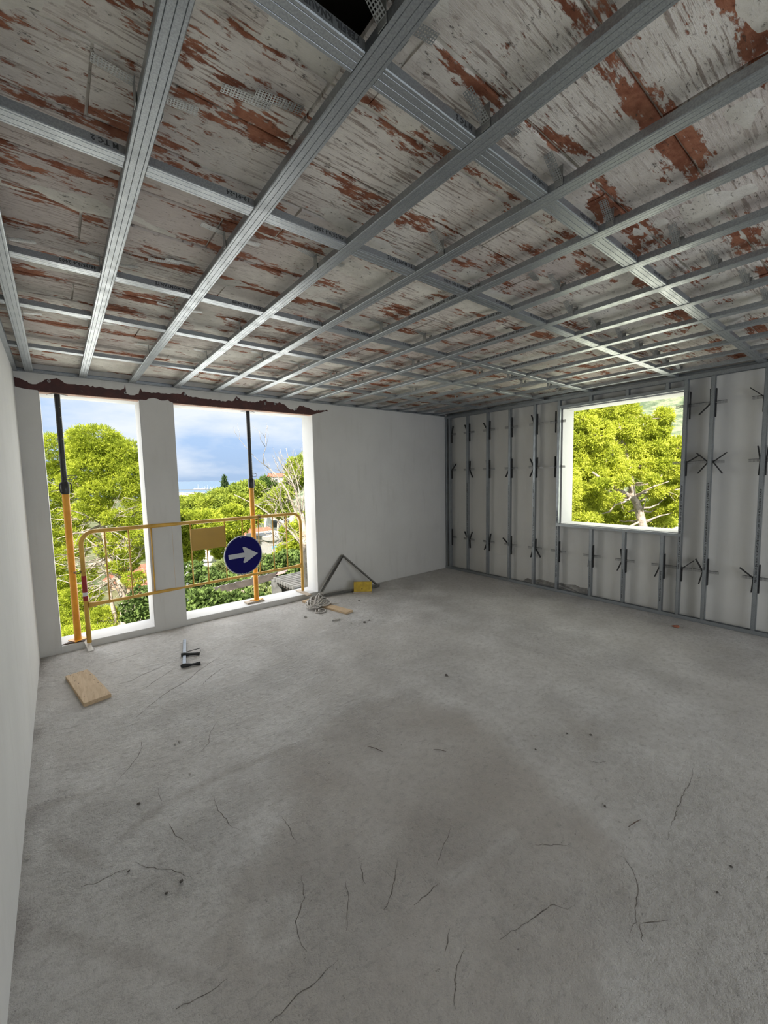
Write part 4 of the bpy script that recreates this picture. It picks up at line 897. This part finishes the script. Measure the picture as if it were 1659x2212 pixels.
# pines across the wide opening
far = [(45, [(405,1165),(405,1110)], [(400,1092,24,16),(432,1084,22,14),(415,1105,34,20),(450,1092,24,18),(392,1115,20,18)], 'needle_far', 'distant pine just right of the white pillar'),
       (52, [(485,1160),(485,1100)], [(478,1074,22,14),(505,1068,20,14),(490,1090,32,18),(460,1085,22,16),(520,1085,22,16)], 'needle_far', 'distant pine below the dark cypress'),
       (60, [(548,1140),(548,1080)], [(530,1058,18,14),(552,1052,18,12),(540,1075,28,16),(512,1058,12,10)], 'needle_far', 'distant round pine left of the orange prop collar'),
       (74, [(575,1130),(575,1070)], [(572,1048,16,14),(586,1056,16,12),(578,1070,22,14)], 'needle_dark', 'distant dark pine right of the orange prop collar'),
       (40, [(600,1150),(602,1090)], [(590,1080,22,14),(612,1068,20,16),(604,1098,28,18),(575,1098,22,16)], 'needle_far', 'pine behind the bare branches'),
       (55, [(640,1100),(642,1040)], [(636,1008,18,14),(655,1004,20,14),(645,1024,24,16),(668,1020,20,20),(630,1045,22,16)], 'needle_far', 'high pine crown at the right edge of the wide opening'),
       (24, [(430,1240),(425,1170)], [(405,1122,26,18),(440,1125,30,20),(420,1150,34,22),(470,1140,28,20),(398,1168,22,20),(450,1165,28,18),(410,1195,28,22)], 'needle', 'nearer pine just right of the white pillar'),
       (28, [(520,1240),(512,1170)], [(500,1112,26,18),(480,1125,24,18),(505,1140,28,16),(540,1120,22,16),(495,1165,24,16),(480,1185,26,18)], 'needle', 'nearer pine behind the yellow plate'),
       (20, [(640,1290),(636,1200)], [(628,1150,20,16),(648,1170,24,18),(625,1190,24,18),(645,1215,28,20),(600,1212,20,14),(660,1130,20,20)], 'needle', 'yellowish pine behind the right barrier post'),
       (17, [(500,1330),(498,1260)], [(492,1222,26,14),(520,1235,24,14),(480,1240,22,16),(560,1215,20,14),(575,1230,22,14)], 'leaf_mid', 'leafy tree low behind the arrow sign')]
for i, (D, tr, bl, mt, lb) in enumerate(far):
    k = D/FPX
    tree('pine_tree' if 'leafy' not in lb else 'broadleaf_tree', lb, 'tree', D, tr, .16, bl, .15/(k*k), 7.0*k, 1.6*k, 4, M[mt], M['bark'], 50+i, 'trees seen across the wide opening')
# cypress
def cypress(px, py0, py1, D):
    k = D/FPX; top = sight(px, py0, D); gz = ground_z(top.x, top.y); h = top.z-gz; root = empty('cypress_tree', (top.x, top.y, gz)); tag(root, 'slim dark cypress on the skyline', 'tree')
    MB().tube([(0, 0, 0), (0, 0, h*.9)], [.2, .04], 8).build('trunk', M['bark'], root)
    link('foliage', tufts([((0, 0, h*.5), (.75, .75, h*.5)), ((0, 0, h*.75), (.55, .55, h*.24))], 25, .5, .12, 4, M['cypress'], 91, .75, 1.2), root)
cypress(485, 1034, 1060, 100)
# bare dead tree at the right edge of the wide opening
def bare_tree():
    D = 9.0; rr = random.Random(4); P = lambda px, py, d=0: sight(px, py, D+d)
    base = P(668, 1300); gz = ground_z(base.x, base.y); O = Vector((base.x, base.y, gz)); root = empty('bare_tree', O); tag(root, 'leafless bleached tree at the right edge of the wide opening', 'tree')
    MB().tube([Vector((.05, 0, -.1)), P(672, 1420)-O, P(667, 1290)-O, P(663, 1220)-O, P(658, 1160)-O, P(652, 1110)-O], [.12, .10, .085, .075, .06, .045], 10).build('trunk', M['bark'], root, smooth=True)
    limbs = [([(658,1165),(640,1110),(620,1060),(600,1030),(582,1012)], .030), ([(582,1012),(570,1003),(562,998),(548,985)], .010), ([(570,1003),(568,985),(575,965),(573,940),(578,920)], .009), ([(573,965),(563,950),(560,930)], .006), ([(573,945),(565,935),(545,920)], .004),
             ([(575,965),(580,940),(576,915)], .004), ([(655,1140),(645,1090),(635,1050),(622,1020),(606,1000),(600,985)], .024), ([(606,1000),(604,990),(606,970)], .006), ([(620,1020),(608,1015),(594,1013)], .006), ([(655,1150),(648,1100),(640,1060),(630,1040),(612,1024)], .02),
             ([(650,1110),(648,1070),(642,1040),(632,1010),(622,985),(618,968)], .018), ([(628,1000),(612,990),(605,975)], .006), ([(660,1190),(630,1150),(600,1125),(560,1095),(520,1075),(505,1068)], .020), ([(560,1096),(545,1085),(530,1080)], .008), ([(655,1180),(640,1165),(610,1130),(585,1115)], .012),
             ([(655,1170),(630,1155),(600,1150),(565,1130)], .010), ([(640,1160),(625,1170),(600,1180),(585,1190)], .009), ([(655,1180),(638,1150),(618,1125),(600,1112)], .010), ([(652,1115),(655,1080),(658,1040),(655,1000)], .014), ([(655,1120),(662,1070),(668,1030)], .014),
             ([(548,985),(530,965),(518,950),(508,935),(506,925)], .005), ([(518,950),(517,935),(512,915)], .003), ([(508,935),(504,922)], .003)]
    mb = MB()
    for pts, r in limbs:
        d0 = rr.uniform(-.4, .4); ps = [P(px, py, d0*i/len(pts))-O for i, (px, py) in enumerate(pts)]; n = len(ps)
        mb.tube(ps, [r*(1-.65*i/(n-1)) for i in range(n)], 6)
    mb.build('branches', M['bark_dead'], root, smooth=True)
    mb = MB()
    for _ in range(150):
        px, py = rr.uniform(585, 668), rr.uniform(1010, 1180)
        if (px-575) < (1180-py)*.12: continue
        a = P(px, py, rr.uniform(-.4, .4))-O; d = (RI*rr.gauss(-.35, .5)+Vector((0, 0, 1))*rr.gauss(.9, .5)+fw*rr.gauss(0, .3)).normalized(); ln = rr.uniform(.2, .6)
        ps = branch_curve(a, a+d*ln, 0, rr, 4); mb.tube(ps, [.007*(1-.7*i/4) for i in range(5)], 4)
    mb.build('twigs', M['bark_dead'], root, smooth=True)
bare_tree()
# leafy bushes below the sills
def bush(px, py, D, blobs, mat, label, seed, L=.075, Wd=.06, dens=260):
    c = sight(px, py, D); gz = ground_z(c.x, c.y); O = Vector((c.x, c.y, gz)); k = D/FPX; root = empty('leafy_bush', O); tag(root, label, 'bush', 'bushes below the openings')
    bl = [(tuple(sight(x, y, D+dd)-O), (rx*k, rx*k*.8, ry*k)) for x, y, rx, ry, dd in blobs]
    link('foliage', tufts(bl, dens, L, Wd, 2, mat, seed, .7, .1), root)
    mb = MB()
    for b, r in bl:
        mb.tube([(b[0]*.4, b[1]*.4, 0), (b[0]*.8, b[1]*.8, b[2]*.6), b], [.05, .035, .012], 6)
    mb.build('stems', M['bark'], root)
bush(430, 1310, 9, [(415,1305,30,26,0),(445,1300,30,24,0),(475,1305,28,22,.2),(410,1340,30,26,0),(450,1340,40,24,0),(505,1300,30,24,.3),(540,1300,30,22,.3),(520,1330,40,24,0)], M['leaf_dark'], 'dark glossy bush below the pergola beam', 71)
bush(560, 1290, 12, [(560,1285,26,18,0),(585,1275,26,16,.2),(600,1300,34,20,0),(635,1285,24,16,.2),(560,1310,34,18,0)], M['leaf_mid'], 'greyish bush between the pergola beam and post', 72)
bush(610, 1215, 13, [(595,1215,24,16,0),(625,1205,24,16,0),(645,1225,24,16,0),(610,1232,28,12,0),(640,1245,28,12,0)], M['leaf_dark'], 'dark bush above the pergola slats', 73)
bush(430, 1230, 14, [(415,1235,26,20,0),(445,1245,28,16,0),(480,1255,28,14,0),(410,1262,30,16,0),(520,1260,26,12,0)], M['leaf_dark'], 'shaded bush behind the pergola beam, beside the pillar', 74)
bush(300, 1300, 15, [(290,1308,26,22,0),(312,1285,24,20,0),(325,1310,26,26,0),(300,1335,30,18,0)], M['leaf_dark'], 'dark bush right of the pale pine trunk', 75)
bush(150, 1360, 14, [(120,1385,40,26,0),(170,1375,40,24,0),(220,1372,36,20,0),(110,1330,20,18,.3)], M['needle'], 'bright low growth at the foot of the narrow opening', 76, .11, .02, 420)
# pergola
def pergola():
    D = 10.5; P = sight; root = empty('pergola', P(600, 1285, D)); root.location.z = -6.2; tag(root, 'weathered concrete pergola with slats seen below the barrier', 'pergola'); O = root.location.copy()
    a, b = P(452, 1279, D+.3)-O, P(598, 1243, D+.2)-O; d = (b-a).normalized(); dn = Vector((0, 0, 1)); s = d.cross(dn).normalized()
    MB().obox((a+b)/2, (b-a)/2, s*.07, dn*.085).build('long_beam', M['pergola'], root)
    for i in range(8):
        q = .06+.115*i; c = a.lerp(b, q); mb = MB(); mb.tube([c-s*.078+dn*(-.09)+d*.02, c-s*.08+dn*.09-d*.03, c+s*.08+dn*.092-d*.04], .006, 5); mb.build('wire_tie', M['tape_white'], root)
    p0 = P(597, 1262, D)-O
    MB().box((p0.x-.10, p0.y-.09, 0), (p0.x+.10, p0.y+.09, p0.z+.12)).build('post', M['pergola_light'], root)
    p1 = P(617, 1258, D+.15)-O
    MB().box((p1.x-.09, p1.y-.08, 0), (p1.x+.09, p1.y+.08, p1.z+.12)).build('post', M['pergola'], root)
    e0, e1 = P(598, 1250, D)-O, P(668, 1283, D-.9)-O; d2 = (e1-e0).normalized(); s2 = d2.cross(dn).normalized()
    MB().obox((e0+e1)/2-dn*.07, (e1-e0)/2, s2*.05, dn*.05).build('side_beam', M['pergola'], root)
    for i in range(12):
        c = e0.lerp(e1, (i+.5)/12); MB().obox(c+s2*-.30+dn*.02, s2*.42, d2*.030, dn*.045).build('slat', M['pergola_light'], root)
    c = P(603, 1238, D+.3)-O; MB().obox(c, d*.20, s*.16, dn*.012).build('top_slab', M['pink'], root)
pergola()
# houses among the trees
def house(px, py, D, w, dp, h, rot, wall, roof, label, nwin=2, gable=.22):
    c = sight(px, py, D); gz = ground_z(c.x, c.y); az = math.atan2(c.x-EYE.x, c.y-EYE.y)
    root = empty('house', (c.x, c.y, gz), -az+rot); tag(root, label, 'house', 'houses among the trees'); z1 = c.z-gz
    MB().box((-w/2, -dp/2, 0), (w/2, dp/2, z1)).build('walls', wall, root)
    if roof == 'flat': MB().box((-w/2-.15, -dp/2-.15, z1), (w/2+.15, dp/2+.15, z1+.25)).build('roof', wall, root)
    else:
        g = h*gable; e = .35
        mb = MB(); mb.add([(-w/2-e, -dp/2-e, z1-.1), (w/2+e, -dp/2-e, z1-.1), (w/2+e, dp/2+e, z1-.1), (-w/2-e, dp/2+e, z1-.1), (-w/2-e, 0, z1+g), (w/2+e, 0, z1+g)],
                          [(0, 1, 5, 4), (2, 3, 4, 5), (0, 4, 3), (1, 2, 5), (0, 3, 2, 1)]); mb.build('roof', M['roof_tile'], root)
    for k in range(nwin):
        x = (k+.5)/nwin*w-w/2; MB().box((x-.45, -dp/2-.03, z1-1.9), (x+.45, -dp/2+.02, z1-.7)).build('window', M['glass_dark'], root)
house(600, 1030, 150, 6, 6, 6, .3, M['wall_white'], 'gable', 'pale house with red roof edge behind the bare branches')
house(527, 1101, 75, 4.5, 5, 5, -.3, M['wall_white'], 'flat', 'white house among the treetops above the barrier')
house(600, 1112, 70, 4, 4, 4, .2, M['wall_white'], 'flat', 'small white house right of the orange prop')
house(538, 1158, 38, 3.2, 4, 4, .2, M['wall_white'], 'gable', 'low house with red roof above the arrow sign', 1, .18)
house(585, 1160, 30, 1.9, 3, 4, .5, M['wall_grey'], 'flat', 'grey block house right of the arrow sign', 1)
house(462, 1203, 30, 3.2, 3, 4, -.3, M['wall_white'], 'flat', 'white house low behind the yellow plate', 2)
house(318, 1245, 34, 4.0, 4, 5, .5, M['wall_terra'], 'gable', 'terracotta house with red roof behind the left pine', 2)
house(240, 1258, 46, 3.2, 4, 5, .3, M['wall_cream'], 'flat', 'cream house behind the pale pine trunk', 2)
for i, (px, w) in enumerate(((388, 8), (403, 8), (419, 9), (435, 8), (372, 8))):
    c = sight(px, 1064+i % 2, 620); gz = c.z-8; r = empty('coast_house', (c.x, c.y, gz), .1*i); tag(r, 'tiny white house on the shore by the marina', 'house', 'white houses on the far shore')
    MB().box((-w/2, -3, 0), (w/2, 3, 8)).build('walls', M['wall_white'], r); MB().box((-w/2-.4, -3.4, 8), (w/2+.4, 3.4, 8.6)).build('roof', M['wall_white'], r)
# blue canopy on white legs
cp_ = sight(602, 1182, 26); gz = ground_z(cp_.x, cp_.y); bc = empty('blue_canopy', (cp_.x, cp_.y, gz), .4); tag(bc, 'small blue canopy on white legs beyond the barrier', 'canopy'); zz = cp_.z-gz
MB().box((-.30, -.25, zz-.09), (.30, .25, zz+.09)).build('canvas', M['blue'], bc)
for sx in (-1, 1):
    for sy in (-1, 1): MB().box((sx*.27-.02, sy*.22-.02, 0), (sx*.27+.02, sy*.22+.02, zz-.09)).build('leg', M['wall_white'], bc)
# white boundary stones beside the square opening
wl = sight(1462, 1138, 16); root = empty('rock_wall', (wl.x, wl.y, ground_z(wl.x, wl.y))); tag(root, 'pale rock wall glimpsed at the corner of the square opening', 'rock wall'); zz = wl.z-root.location.z
for i in range(9):
    bm = bmesh.new(); bmesh.ops.create_icosphere(bm, subdivisions=2, radius=.35)
    for v in bm.verts: v.co *= rnd.uniform(.85, 1.12)
    me = bpy.data.meshes.new('rock'); bm.to_mesh(me); bm.free(); me.materials.append(M['wall_white'])
    o = link('rock', me, root, ((i % 3-1)*.5*RI.x, (i % 3-1)*.5*RI.y, zz-.25-.5*(i//3)))
MB().box((-.8, -.3, 0), (.8, .3, max(.2, zz-1.2))).build('footing', M['wall_grey'], root)
# marina: yachts and the breakwater
for i, (px, s_) in enumerate(((421, .5), (428, .9), (443, .5), (448.5, .55), (455, .6), (461, .5), (467, .5), (437, .6))):
    D = 1450; c = sight(px, 1055, D); o = empty('sailing_boat', (c.x, c.y, -31.8), .4*i); tag(o, 'tiny white boat moored in the distant marina', 'boat', 'boats in the distant marina')
    l = 9*s_
    mb = MB(); mb.prism([(-l, 0), (l*.7, 0), (l, 3.2), (-l, 2.8)], lambda x, z: (x, -2.2, z), lambda x, z: (x, 2.2, z)); mb.build('hull', M['wall_white'], o)
    MB().box((-l*.5, -1.5, 2.8), (l*.3, 1.5, 5.2)).build('cabin', M['wall_white'], o)
    MB().tube([(0, 0, 3), (0, 0, (18+9*((i*5) % 4)/3)*s_)], .28, 6).build('mast', M['wall_white'], o)
c0, c1 = sight(385, 1060, 1390), sight(470, 1060, 1390)
tag(MB().obox(((c0.x+c1.x)/2, (c0.y+c1.y)/2, -31.5), ((c1.x-c0.x)/2, (c1.y-c0.y)/2, 0), (0, 5, 0), (0, 0, 2.2)).build('breakwater', M['pergola_light']), 'low breakwater line in front of the marina boats', 'breakwater')
